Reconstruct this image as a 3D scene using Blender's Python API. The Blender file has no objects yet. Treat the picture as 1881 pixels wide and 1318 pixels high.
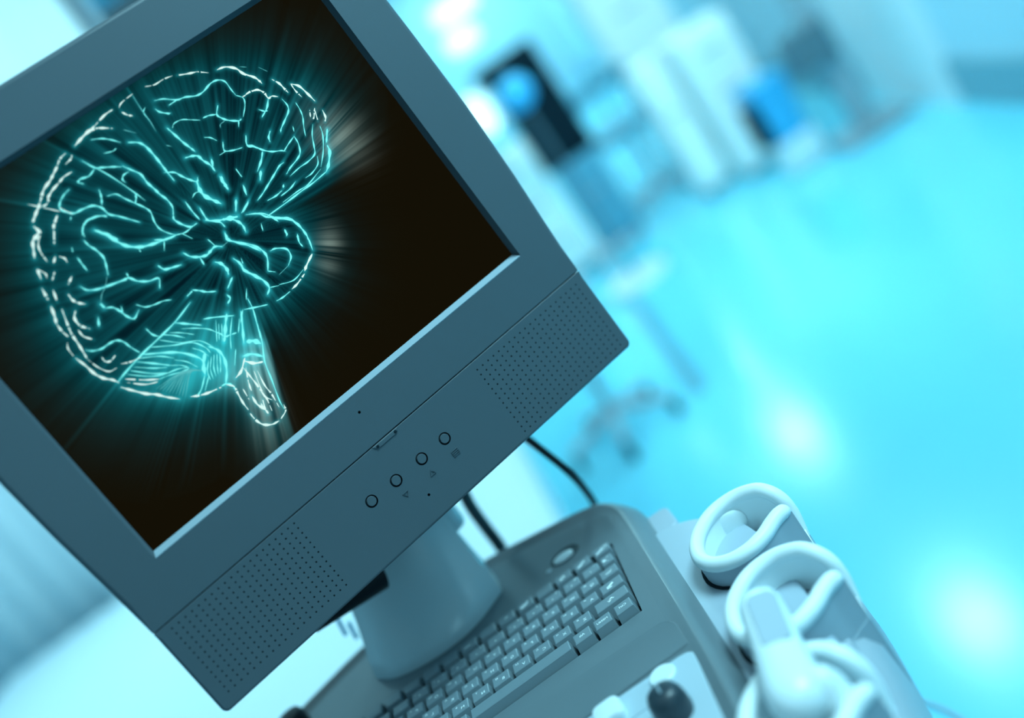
import bpy, bmesh, math, random
import numpy as np
from mathutils import Vector, Matrix
random.seed(4)
COL = bpy.context.scene.collection
# ------------------------------------------------------------------ camera
R = np.array([[0.8113374122970088, -0.14667267921020127, -0.565878722501767],
              [-0.5845462078010528, -0.2136741950348895, -0.7827190232260278],
              [-0.006110184312982325, 0.9658314881736877, -0.25909882689449715]])
CAM = np.array([0.0537, -0.7468, 0.3873]); F = 1882.4
cd = bpy.data.cameras.new('camera'); cam = bpy.data.objects.new('camera', cd); COL.objects.link(cam)
M4 = Matrix.Identity(4)
for i in range(3):
    M4[i][0] = R[0][i]; M4[i][1] = -R[1][i]; M4[i][2] = -R[2][i]; M4[i][3] = CAM[i]
cam.matrix_world = M4
cd.sensor_width = 36; cd.lens = 36 * F / 1881; cd.clip_start = .02; cd.clip_end = 100
cd.dof.use_dof = True; cd.dof.focus_distance = 0.755; cd.dof.aperture_fstop = 1.55
bpy.context.scene.camera = cam
def at(u, v, dep):
    """point at this depth in front of the camera that the photo shows at pixel u, v"""
    return CAM + R.T @ np.array([(u - 940.5) / F, (v - 659) / F, 1]) * dep
def onz(u, v, z):
    r = R.T @ np.array([(u - 940.5) / F, (v - 659) / F, 1]); return CAM + r * (z - CAM[2]) / r[2]
# ------------------------------------------------------------------ world and exposure
sc = bpy.context.scene
w = bpy.data.worlds.new('world'); sc.world = w; w.use_nodes = True
nt = w.node_tree; bg = nt.nodes['Background']
tc = nt.nodes.new('ShaderNodeTexCoord'); sx = nt.nodes.new('ShaderNodeSeparateXYZ'); rp = nt.nodes.new('ShaderNodeValToRGB')
nt.links.new(tc.outputs['Generated'], sx.inputs[0]); nt.links.new(sx.outputs['Z'], rp.inputs[0]); nt.links.new(rp.outputs[0], bg.inputs[0])
e = rp.color_ramp.elements
e[0].position = .45; e[0].color = (.10, .30, .42, 1); e[1].position = .95; e[1].color = (.55, .92, 1, 1)
bg.inputs[1].default_value = .42
sc.view_settings.view_transform = 'Standard'; sc.view_settings.look = 'None'; sc.view_settings.gamma = 1
sc.view_settings.exposure = 0.0; sc.view_settings.use_curve_mapping = False
def area(name, loc, target, size, power, col=(.55, .88, 1)):
    l = bpy.data.lights.new(name, 'AREA'); l.shape = 'RECTANGLE'; l.size = size[0]; l.size_y = size[1]; l.energy = power; l.color = col
    o = bpy.data.objects.new(name, l); COL.objects.link(o); o.location = loc
    o.rotation_euler = (Vector(target) - Vector(loc)).to_track_quat('-Z', 'Y').to_euler(); return o
area('side_light_panel', (1.75, -.75, .95), (.0, .0, .15), (.8, .8), 3, (.40, .84, 1))
area('overhead_light_panel', (.92, -.25, 1.5), (.04, -.05, 0), (.65, .65), 40, (.44, .87, 1))
l_ = area('corridor_fill_light', (.9, 1.4, 1.9), (1.2, 5.0, -.2), (.8, .6), 28, (.5, .92, 1)); l_.data.spread = math.radians(120)  # unseen light added to brighten the far cabinet fronts
area('hall_fill_light', (1.0, 4.6, 2.0), (1.1, 4.6, -1), (1.3, 7.0), 24, (.5, .92, 1))  # unseen overhead area light added to brighten the hall floor
l_ = area('curtain_fill_light', (-1.1, 1.5, 1.95), (-1.1, 2.3, -.5), (1.2, .8), 15, (.5, .92, 1)); l_.data.spread = math.radians(110)  # unseen light added to brighten the curtain and couch
area('front_fill_light', (.45, -1.9, .75), (-.12, .05, .05), (.7, .7), 2.5, (.40, .84, 1))  # unseen fill light added for the stand and console front
# ------------------------------------------------------------------ materials
def mat(name, col, rough=.5, spec=.5, bump=0, bscale=300, emis=None, estr=0, metal=0, var=0, vscale=6, coat=0, trans=0):
    m = bpy.data.materials.new(name); m.use_nodes = True; n = m.node_tree.nodes; L = m.node_tree.links; b = n['Principled BSDF']
    b.inputs['Base Color'].default_value = (*col, 1); b.inputs['Roughness'].default_value = rough
    b.inputs['Specular IOR Level'].default_value = spec; b.inputs['Metallic'].default_value = metal
    b.inputs['Coat Weight'].default_value = coat; b.inputs['Transmission Weight'].default_value = trans
    if emis: b.inputs['Emission Color'].default_value = (*emis, 1); b.inputs['Emission Strength'].default_value = estr
    tcn = n.new('ShaderNodeTexCoord')
    if var:
        nz = n.new('ShaderNodeTexNoise'); nz.inputs['Scale'].default_value = vscale; nz.inputs['Detail'].default_value = 3
        mx = n.new('ShaderNodeMix'); mx.data_type = 'RGBA'
        mx.inputs[6].default_value = (*[c * (1 - var) for c in col], 1); mx.inputs[7].default_value = (*[min(1, c * (1 + var)) for c in col], 1)
        L.new(tcn.outputs['Object'], nz.inputs[0]); L.new(nz.outputs[0], mx.inputs[0]); L.new(mx.outputs[2], b.inputs['Base Color'])
    if bump:
        nz2 = n.new('ShaderNodeTexNoise'); nz2.inputs['Scale'].default_value = bscale; bp = n.new('ShaderNodeBump'); bp.inputs['Strength'].default_value = bump
        bp.inputs['Distance'].default_value = .0003
        L.new(tcn.outputs['Object'], nz2.inputs[0]); L.new(nz2.outputs[0], bp.inputs['Height']); L.new(bp.outputs[0], b.inputs['Normal'])
    return m
MT = dict(
    bezel=mat('grey_monitor_plastic', (.072, .106, .126), .38, .45, bump=.25, bscale=2500, var=.04),
    lip=mat('painted_lip_highlight', (.34, .44, .50), .25, .6),  # lighter than the bezel plastic: the highlight is put into the colour
    dark=mat('black_plastic', (.006, .010, .014), .5, .3),
    hole_and_shadow=mat('hole_and_shadow_dark', (.010, .022, .03), .9, .1),  # also used for the contact shadow painted under the holders
    deck=mat('grey_console_plastic', (.14, .19, .215), .30, .5, bump=.2, bscale=2500, var=.04),
    key=mat('keycap_plastic', (.17, .235, .27), .42, .5, bump=.2, bscale=3000),
    well=mat('key_well_plastic', (.03, .06, .075), .6, .3),
    legend=mat('white_key_print', (.85, .95, .97), .5, .3),
    pale=mat('pale_panel_plastic', (.45, .58, .66), .4, .4, var=.02),
    light=mat('light_grey_plastic', (.38, .48, .56), .4, .45, bump=.1, bscale=2500),
    side=mat('side_grey_plastic', (.36, .44, .50), .42, .45, bump=.2, bscale=2500),
    rim=mat('white_holder_rubber', (.82, .93, .95), .4, .4),
    white=mat('white_plastic', (.74, .86, .90), .3, .5),
    cabinet=mat('white_cabinet_paint', (.90, .95, .95), .5, .4),
    stand=mat('glossy_grey_stand', (.60, .72, .76), .22, .6),
    knob=mat('dark_knob_rubber', (.025, .045, .06), .35, .5),
    cable=mat('black_cable_rubber', (.004, .008, .012), .5, .3),
    greycable=mat('grey_cable_rubber', (.30, .50, .62), .5, .3),
    glassy=mat('screen_surface', (.004, .004, .003), .5, .2),
    blue=mat('blue_plastic', (.05, .46, .80), .4, .4),
    floor=mat('cyan_vinyl_floor', (.19, .72, .90), .17, .5, var=.10, vscale=1.2),
    wall=mat('pale_painted_wall', (.50, .72, .82), .8, .2, var=.03),
    band=mat('blue_grey_skirting', (.22, .42, .50), .6, .3),
    steel=mat('grey_steel', (.30, .40, .46), .4, .5),
    darkgrey=mat('dark_grey_cabinet', (.10, .17, .21), .5, .4),
    blackbody=mat('black_cabinet', (.002, .012, .02), .7, .1),
    bluebody=mat('blue_grey_cabinet', (.10, .33, .45), .5, .4),
    sheet=mat('white_sheet', (.64, .78, .84), .9, .1, var=.03),
    lamp=mat('lit_diffuser', (.8, .9, .9), .5, .3, emis=(.45, .93, 1), estr=48),
    pane=mat('lit_window_pane', (.8, .9, .9), .5, .3, emis=(.6, 1, 1), estr=1.35),
)
# ------------------------------------------------------------------ helpers
def tag(o, label=None, cat=None, group=None, kind=None):
    if label: o['label'] = label
    if cat: o['category'] = cat
    if group: o['group'] = group
    if kind: o['kind'] = kind
    return o
def empty(name, loc, label=None, cat=None, group=None):
    o = bpy.data.objects.new(name, None); COL.objects.link(o); o.location = loc; o.empty_display_size = .05
    return tag(o, label, cat, group)
def obj(name, vs, fs, m, parent=None, smooth=False, bevel=0, seg=2, mi=None, world=True, ang=.6):
    me = bpy.data.meshes.new(name); me.from_pydata([tuple(map(float, v)) for v in vs], [], fs)
    ms = m if isinstance(m, (list, tuple)) else [m]
    for q in ms: me.materials.append(MT[q])
    if mi: me.polygons.foreach_set('material_index', mi)
    bm = bmesh.new(); bm.from_mesh(me); bmesh.ops.recalc_face_normals(bm, faces=bm.faces); bm.to_mesh(me); bm.free()
    o = bpy.data.objects.new(name, me); COL.objects.link(o)
    if parent is not None:
        o.parent = parent
        if world:
            T = Matrix.LocRotScale(parent.location, parent.rotation_euler, None)
            q = parent.parent
            while q is not None:
                T = Matrix.LocRotScale(q.location, q.rotation_euler, None) @ T; q = q.parent
            me.transform(T.inverted())
    if smooth:
        me.polygons.foreach_set('use_smooth', [True] * len(me.polygons))
        try: me.set_sharp_from_angle(angle=ang)
        except Exception: pass
    if bevel:
        b = o.modifiers.new('bevel', 'BEVEL'); b.width = bevel; b.segments = seg; b.limit_method = 'ANGLE'; b.angle_limit = .6
    return o
def box(c, s, rz=0):
    """8 corners and 6 faces of a box with base-centre c and size s"""
    cx, cy, cz = c; a, b, h = s[0] / 2, s[1] / 2, s[2]; k, q = math.cos(rz), math.sin(rz)
    vs = [(cx + x * k - y * q, cy + x * q + y * k, cz + z) for z in (0, h) for x, y in ((-a, -b), (a, -b), (a, b), (-a, b))]
    return vs, [(0, 3, 2, 1), (4, 5, 6, 7), (0, 1, 5, 4), (1, 2, 6, 5), (2, 3, 7, 6), (3, 0, 4, 7)]
def merge(*parts):
    V, Fc = [], []
    for v, f in parts:
        n = len(V); V += list(v); Fc += [tuple(i + n for i in q) for q in f]
    return V, Fc
def loft(rings, cap0=True, cap1=True, closed=True):
    n = len(rings[0]); V = [p for r in rings for p in r]; Fc = []
    for k in range(len(rings) - 1):
        for i in range(n if closed else n - 1):
            j = (i + 1) % n; Fc.append((k * n + i, k * n + j, (k + 1) * n + j, (k + 1) * n + i))
    if cap0: Fc.append(tuple(range(n - 1, -1, -1)))
    if cap1: Fc.append(tuple(range((len(rings) - 1) * n, len(rings) * n)))
    return V, Fc
def smoothpath(P, n=8):
    P = [np.array(p, float) for p in P]; out = []
    Q = [2 * P[0] - P[1]] + P + [2 * P[-1] - P[-2]]
    for i in range(1, len(Q) - 2):
        for k in range(n):
            t = k / n; a, b, c, d = Q[i - 1:i + 3]
            out.append(.5 * ((2 * b) + (c - a) * t + (2 * a - 5 * b + 4 * c - d) * t * t + (3 * b - a - 3 * c + d) * t ** 3))
    out.append(P[-1]); return out
def tube(P, r, n=12, up=(0, 0, 1), flat=1.0):
    """a round (or flattened) tube along the points; r may be a list"""
    P = [Vector(map(float, p)) for p in P]; rs = r if isinstance(r, (list, tuple, np.ndarray)) else [r] * len(P); rings = []
    for i, p in enumerate(P):
        t = (P[min(i + 1, len(P) - 1)] - P[max(i - 1, 0)]).normalized()
        s = t.cross(Vector(up))
        s = s.normalized() if s.length > 1e-4 else Vector((1, 0, 0)); q = s.cross(t).normalized()
        rings.append([p + s * math.cos(2 * math.pi * k / n) * rs[i] + q * math.sin(2 * math.pi * k / n) * rs[i] * flat for k in range(n)])
    return loft(rings)
def disc(c, r, ax, ay, n=20, d=None, h=0.0, r2=None):
    """round button: base circle r, top circle r2 pushed by h along d"""
    c = Vector(c); ax = Vector(ax); ay = Vector(ay); d = Vector(d) if d is not None else ax.cross(ay)
    def ring(rr, hh): return [c + d * hh + ax * rr * math.cos(2 * math.pi * k / n) + ay * rr * math.sin(2 * math.pi * k / n) for k in range(n)]
    if not h: return ring(r, 0), [tuple(range(n))]
    r2 = r2 or r * .9
    return loft([ring(r, 0), ring(r, h * .6), ring(r2, h)])
def offset(poly, d):
    """offset a closed 2D polygon outwards by d (counter-clockwise order)"""
    n = len(poly); out = []
    for i in range(n):
        a, b, c = np.array(poly[i - 1], float), np.array(poly[i], float), np.array(poly[(i + 1) % n], float)
        e1 = (b - a) / (np.linalg.norm(b - a) + 1e-12); e2 = (c - b) / (np.linalg.norm(c - b) + 1e-12)
        n1 = np.array([e1[1], -e1[0]]); n2 = np.array([e2[1], -e2[0]]); m = n1 + n2; m /= (np.linalg.norm(m) + 1e-12)
        out.append(tuple(b + m * d / max(.5, m @ n1)))
    return out
def rounded(x0, z0, x1, z1, r, n=6):
    out = []
    rr = r if isinstance(r, (list, tuple)) else [r] * 4
    for (cx, cz, a0, q) in ((x1 - rr[0], z0 + rr[0], -90, rr[0]), (x1 - rr[1], z1 - rr[1], 0, rr[1]), (x0 + rr[2], z1 - rr[2], 90, rr[2]), (x0 + rr[3], z0 + rr[3], 180, rr[3])):
        for k in range(n + 1):
            a = math.radians(a0 + 90 * k / n); out.append((cx + q * math.cos(a), cz + q * math.sin(a)))
    return out
def fill(loops, to3):
    """flat face with holes: loops[0] is the outline, the rest are holes"""
    bm = bmesh.new(); ed = []
    for lp in loops:
        vs = [bm.verts.new((p[0], p[1], 0)) for p in lp]
        for i in range(len(vs)): ed.append(bm.edges.new((vs[i], vs[(i + 1) % len(vs)])))
    bmesh.ops.triangle_fill(bm, use_beauty=True, use_dissolve=False, edges=ed, normal=(0, 0, 1))
    bm.verts.index_update(); V = [to3(v.co.x, v.co.y) for v in bm.verts]; Fc = [tuple(v.index for v in f.verts) for f in bm.faces]; bm.free()
    return V, Fc
def glyphs(txt, size, font_cache={}):
    if (txt, size) in font_cache: return font_cache[(txt, size)]
    c = bpy.data.curves.new('t', 'FONT'); c.body = txt; c.size = size; c.align_x = 'CENTER'; c.align_y = 'CENTER'; c.resolution_u = 2; c.offset = size * .012
    o = bpy.data.objects.new('t', c); COL.objects.link(o)
    dg = bpy.context.evaluated_depsgraph_get(); me = o.evaluated_get(dg).to_mesh()
    V = [(v.co.x, v.co.y) for v in me.vertices]; Fc = [tuple(p.vertices) for p in me.polygons]
    o.evaluated_get(dg).to_mesh_clear(); bpy.data.objects.remove(o); bpy.data.curves.remove(c)
    font_cache[(txt, size)] = (V, Fc); return V, Fc
def copy_tree(o, parent=None):
    c = o.copy(); COL.objects.link(c); c.parent = parent
    for ch in list(o.children): copy_tree(ch, c)
    return c
# ------------------------------------------------------------------ the hall: floor, walls, skirting
FZ = -.95
A6 = math.radians(6.0)
def hall(s, l, z=FZ):
    """hall coordinates: s across (right positive), l along the hall"""
    return (s * math.cos(A6) + l * math.sin(A6), -s * math.sin(A6) + l * math.cos(A6), z)
def hall_slab(name, s0, s1, l0, l1, z0, z1, m, parent=None, bevel=0):
    vs = [hall(s, l, z) for z in (z0, z1) for s, l in ((s0, l0), (s1, l0), (s1, l1), (s0, l1))]
    fs = [(0, 3, 2, 1), (4, 5, 6, 7), (0, 1, 5, 4), (1, 2, 6, 5), (2, 3, 7, 6), (3, 0, 4, 7)]
    return obj(name, vs, fs, m, parent, bevel=bevel)
tag(hall_slab('floor', -2.3, 1.85, -2.5, 16, FZ - .05, FZ, 'floor'), kind='structure')
tag(hall_slab('wall_right', 1.85, 1.97, -2.5, 16, FZ, 2.0, 'wall'), kind='structure')
tag(hall_slab('wall_left', -2.42, -2.3, -2.5, 16, FZ, 2.0, 'wall'), kind='structure')
tag(hall_slab('wall_back', -2.3, 1.85, 16, 16.12, FZ, 2.0, 'wall'), kind='structure')
tag(hall_slab('baseboard_right', 1.825, 1.85, -2.5, 16, FZ, FZ + .2, 'band'), kind='structure')
# ------------------------------------------------------------------ the monitor
MC_ = Vector((-0.065, -0.0062, 0.3721))
YAW, TILT = math.radians(19.686), math.radians(-5.033)
cy_, sy_, ct_, st_ = math.cos(YAW), math.sin(YAW), math.cos(TILT), math.sin(TILT)
RM = Matrix(((cy_, -sy_, 0), (sy_, cy_, 0), (0, 0, 1))) @ Matrix(((1, 0, 0), (0, ct_, -st_), (0, st_, ct_)))
def mp(x, z, y=0.0): return MC_ + RM @ Vector((x, y, z))
SW, SH = .345, .265
mon = empty('monitor', (MC_.x - .09, MC_.y + .13, -.006), 'dark grey flat panel monitor showing a glowing cyan brain scan, on a glossy stand', 'monitor')
ZT, ZS, ZB = .1735, -.1712, -.2462
side_tab = [(.1735, .2075), (.12, .2105), (.05, .2122), (-.02, .2128), (-.08, .2105), (-.125, .2075), (-.1712, .2047), (-.2462, .2045)]
def hw(z):
    zs = [a for a, b in side_tab][::-1]; ws = [b for a, b in side_tab][::-1]; return float(np.interp(z, zs, ws))
def shell_outline(z0, z1, rb, rt):
    """closed outline, counter-clockwise, with bulging sides"""
    pts = []
    def arc(cx, cz, r, a0):
        for k in range(7):
            a = math.radians(a0 + 15 * k); pts.append((cx + r * math.cos(a), cz + r * math.sin(a)))
    arc(hw(z0) - rb, z0 + rb, rb, -90)
    for z in np.linspace(z0 + rb, z1 - rt, 16)[1:-1]: pts.append((hw(z), z))
    arc(hw(z1) - rt, z1 - rt, rt, 0)
    arc(-hw(z1) + rt, z1 - rt, rt, 90)
    for z in np.linspace(z1 - rt, z0 + rb, 16)[1:-1]: pts.append((-hw(z), z))
    arc(-hw(z0) + rb, z0 + rb, rb, 180)
    return pts
def rounded_front(outline, r, y0, depth, holes, hole_depth, m_body, name, parent, inner=None):
    """moulded front part: flat face with holes, rounded outer edge and a skirt going back"""
    ri = [(.0005 if abs(p[1] - ZS) < .0016 else r) for p in outline]; off = offset(outline, -1.0)
    def rin(k): return [(p[0] + (o[0] - p[0]) * q * k, p[1] + (o[1] - p[1]) * q * k) for p, o, q in zip(outline, off, ri)]
    V, Fc = fill([rin(1)] + holes, lambda x, z: mp(x, z, y0))
    mi = [0] * len(Fc)
    rings = []
    for k in range(5):
        a = math.radians(22.5 * k); rings.append([mp(x, z, y0 + q * (1 - math.cos(a))) for (x, z), q in zip(rin(1 - math.sin(a)), ri)])
    rings.append([mp(x, z, depth) for x, z in outline])
    v, f = loft(rings, False, False); n = len(V); V += v; Fc += [tuple(i + n for i in q) for q in f]; mi += [0] * len(f)
    for h in holes:
        if inner is not None and h is inner[0]:
            rs = [[mp(x, z, y0) for x, z in h], [mp(x, z, y0 + .0012) for x, z in offset(h, .0004)], [mp(x, z, y0 + hole_depth + .001) for x, z in inner[1]]]
            mm = 0
        else:
            rs = [[mp(x, z, y0) for x, z in h], [mp(x, z, y0 + .0035) for x, z in h]]; mm = 1
        v, f = loft(rs, False, mm == 1); n = len(V); V += v; Fc += [tuple(i + n for i in q) for q in f]; mi += [mm] * len(f)
    return obj(name, V, Fc, [m_body, 'hole_and_shadow'], parent, smooth=True, mi=mi, ang=.5)
# bezel around the screen
o1 = shell_outline(ZS, ZT, .0008, .012)
op = rounded(-SW / 2, -SH / 2 - .001, SW / 2, SH / 2, .0012, 2)
opi = rounded(-SW / 2 + .0022, -SH / 2 + .0030, SW / 2 - .0022, SH / 2 - .0022, .0006, 2)
led = [(-.003 + .0011 * math.cos(a), -.1459 - .0011 * math.sin(a)) for a in np.linspace(0, 2 * math.pi, 11)[:-1]]
# loops other than the outline may run either way round
bez = rounded_front(o1, .0035, 0, .046, [op, led], .0075, 'bezel', 'bezel', mon, inner=(op, opi))
obj('lower_lip_highlight', [mp(-SW / 2 + .0006, -SH / 2 - .0003, -.0003), mp(SW / 2 - .0006, -SH / 2 - .0003, -.0003), mp(SW / 2 - .0022, -SH / 2 + .0034, .0068), mp(-SW / 2 + .0022, -SH / 2 + .0034, .0068),
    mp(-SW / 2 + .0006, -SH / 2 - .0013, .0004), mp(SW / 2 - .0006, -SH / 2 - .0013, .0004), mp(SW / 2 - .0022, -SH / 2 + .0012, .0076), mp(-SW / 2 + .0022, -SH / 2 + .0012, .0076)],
    [(0, 1, 2, 3), (4, 7, 6, 5), (0, 4, 5, 1), (3, 2, 6, 7), (0, 3, 7, 4), (1, 5, 6, 2)], 'lip', mon)  # pale strip painting the highlight on the opening's bottom edge
# lower panel with the two loudspeaker grilles
o2 = shell_outline(ZB, ZS - .0007, .0048, .0006)
holes = []
for sgn in (1, -1):
    x0, x1 = (.0876, .1955) if sgn > 0 else (-.1935, -.0886)
    zt, zb = (-.1790, -.2398) if sgn > 0 else (-.1765, -.2350)
    for i in range(20):
        for j in range(14):
            x = x0 + (x1 - x0) * i / 19; z = zt + (zb - zt) * j / 13
            holes.append([(x + .00068 * math.cos(a), z + .00068 * math.sin(a)) for a in np.linspace(0, 2 * math.pi, 9)[:-1]])
holes.append([(-.0015 + .0011 * math.cos(a), -.2264 + .0011 * math.sin(a)) for a in np.linspace(0, 2 * math.pi, 11)[:-1]])
BT = [(-.0369, -.2015), (-.0136, -.2020), (.0113, -.2024), (.0344, -.2024)]
for bx, bz in BT: holes.append([(bx + .0048 * math.cos(a), bz + .0048 * math.sin(a)) for a in np.linspace(0, 2 * math.pi, 25)[:-1]])
spk = rounded_front(o2, .0022, 0, .046, holes, .0035, 'bezel', 'speaker_panel', mon)
# seam shadow gap between both, rear housing
gv, gf = [], []
rings = [[mp(x, z, y) for x, z in offset(shell_outline(ZB, ZT, .0048, .012), d)] for y, d in ((.0032, -.003), (.046, -.003), (.0465, -.006), (.062, -.012), (.078, -.055), (.082, -.075))]
# the front of the inner chassis is open behind the screen
obj('rear_housing', *loft(rings, False, True), 'bezel', mon, smooth=True)
obj('seam_gap', *loft([[mp(x, z, .0030) for x, z in rounded(-.2025, ZS - .0012, .2025, ZS + .0004, .0004, 2)], [mp(x, z, .006) for x, z in rounded(-.2025, ZS - .0012, .2025, ZS + .0004, .0004, 2)]]), 'hole_and_shadow', mon)
# small latch lip in the middle of the seam
lp_ = [(-.0125, ZS - .0006), (-.0105, ZS - .0034), (-.0085, ZS - .0046), (.0085, ZS - .0046), (.0105, ZS - .0034), (.0125, ZS - .0006)]
latch = obj('latch_recess', *loft([[mp(x, z, -.0001) for x, z in lp_], [mp(x, z, -.0007) for x, z in offset(lp_, -.0007)]]), 'bezel', mon, smooth=False)
for sx_ in (-.0085, .0085):
    v, f = disc(mp(sx_, ZS - .0026, -.0008), .0012, RM @ Vector((1, 0, 0)), RM @ Vector((0, 0, 1)), 12, d=RM @ Vector((0, -1, 0)), h=.0002)
    obj('latch_pin_hole', v, f, 'hole_and_shadow', latch)
for i, (bx, bz) in enumerate(BT):
    v, f = disc(mp(bx, bz, .0034), .0040, RM @ Vector((1, 0, 0)), RM @ Vector((0, 0, 1)), 24, d=RM @ Vector((0, -1, 0)), h=.0040, r2=.0034)
    obj('button', v, f, 'bezel', mon, smooth=True, ang=.9)
def ribbon(pts, wd, y, closed=False):
    V, Fc = [], []
    n = len(pts)
    for i in range(n):
        a = np.array(pts[(i - 1) % n if closed else max(i - 1, 0)], float); b = np.array(pts[(i + 1) % n if closed else min(i + 1, n - 1)], float)
        t = (b - a) / (np.linalg.norm(b - a) + 1e-9); s = np.array([-t[1], t[0]]) * wd / 2; p = np.array(pts[i], float)
        V += [mp(*(p + s), y), mp(*(p - s), y)]
    V += [v + RM @ Vector((0, -.0006, 0)) for v in V]; m = 2 * n
    for i in range(n if closed else n - 1):
        j = (i + 1) % n
        a, b, c, d = 2 * i, 2 * i + 1, 2 * j + 1, 2 * j
        Fc += [(a + m, d + m, c + m, b + m), (a, a + m, b + m, b) if not closed and i == 0 else (a, d, d + m, a + m), (b, b + m, c + m, c)]
        if not closed and i == 0: Fc.append((a, d, d + m, a + m))
    return V, Fc
def seg_tri(cx, cz, s, up):
    return [(cx - s, cz - .6 * s * up), (cx + s, cz - .6 * s * up), (cx, cz + .9 * s * up)]
obj('down_arrow_mark', *ribbon(seg_tri(-.0140, -.2145, .0024, -1), 0.0006, 0, True), 'bezel', mon)
obj('up_arrow_mark', *ribbon(seg_tri(.0108, -.2155, .0024, 1), 0.0006, 0, True), 'bezel', mon)
obj('menu_mark', *merge(ribbon([(.0316, -.2178), (.0372, -.2178), (.0372, -.2136), (.0316, -.2136)], 0.0006, 0, True), ribbon([(.0316, -.2164), (.0372, -.2164)], 0.0006, 0), ribbon([(.0316, -.2150), (.0372, -.2150)], 0.0006, 0)), 'bezel', mon)
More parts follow.
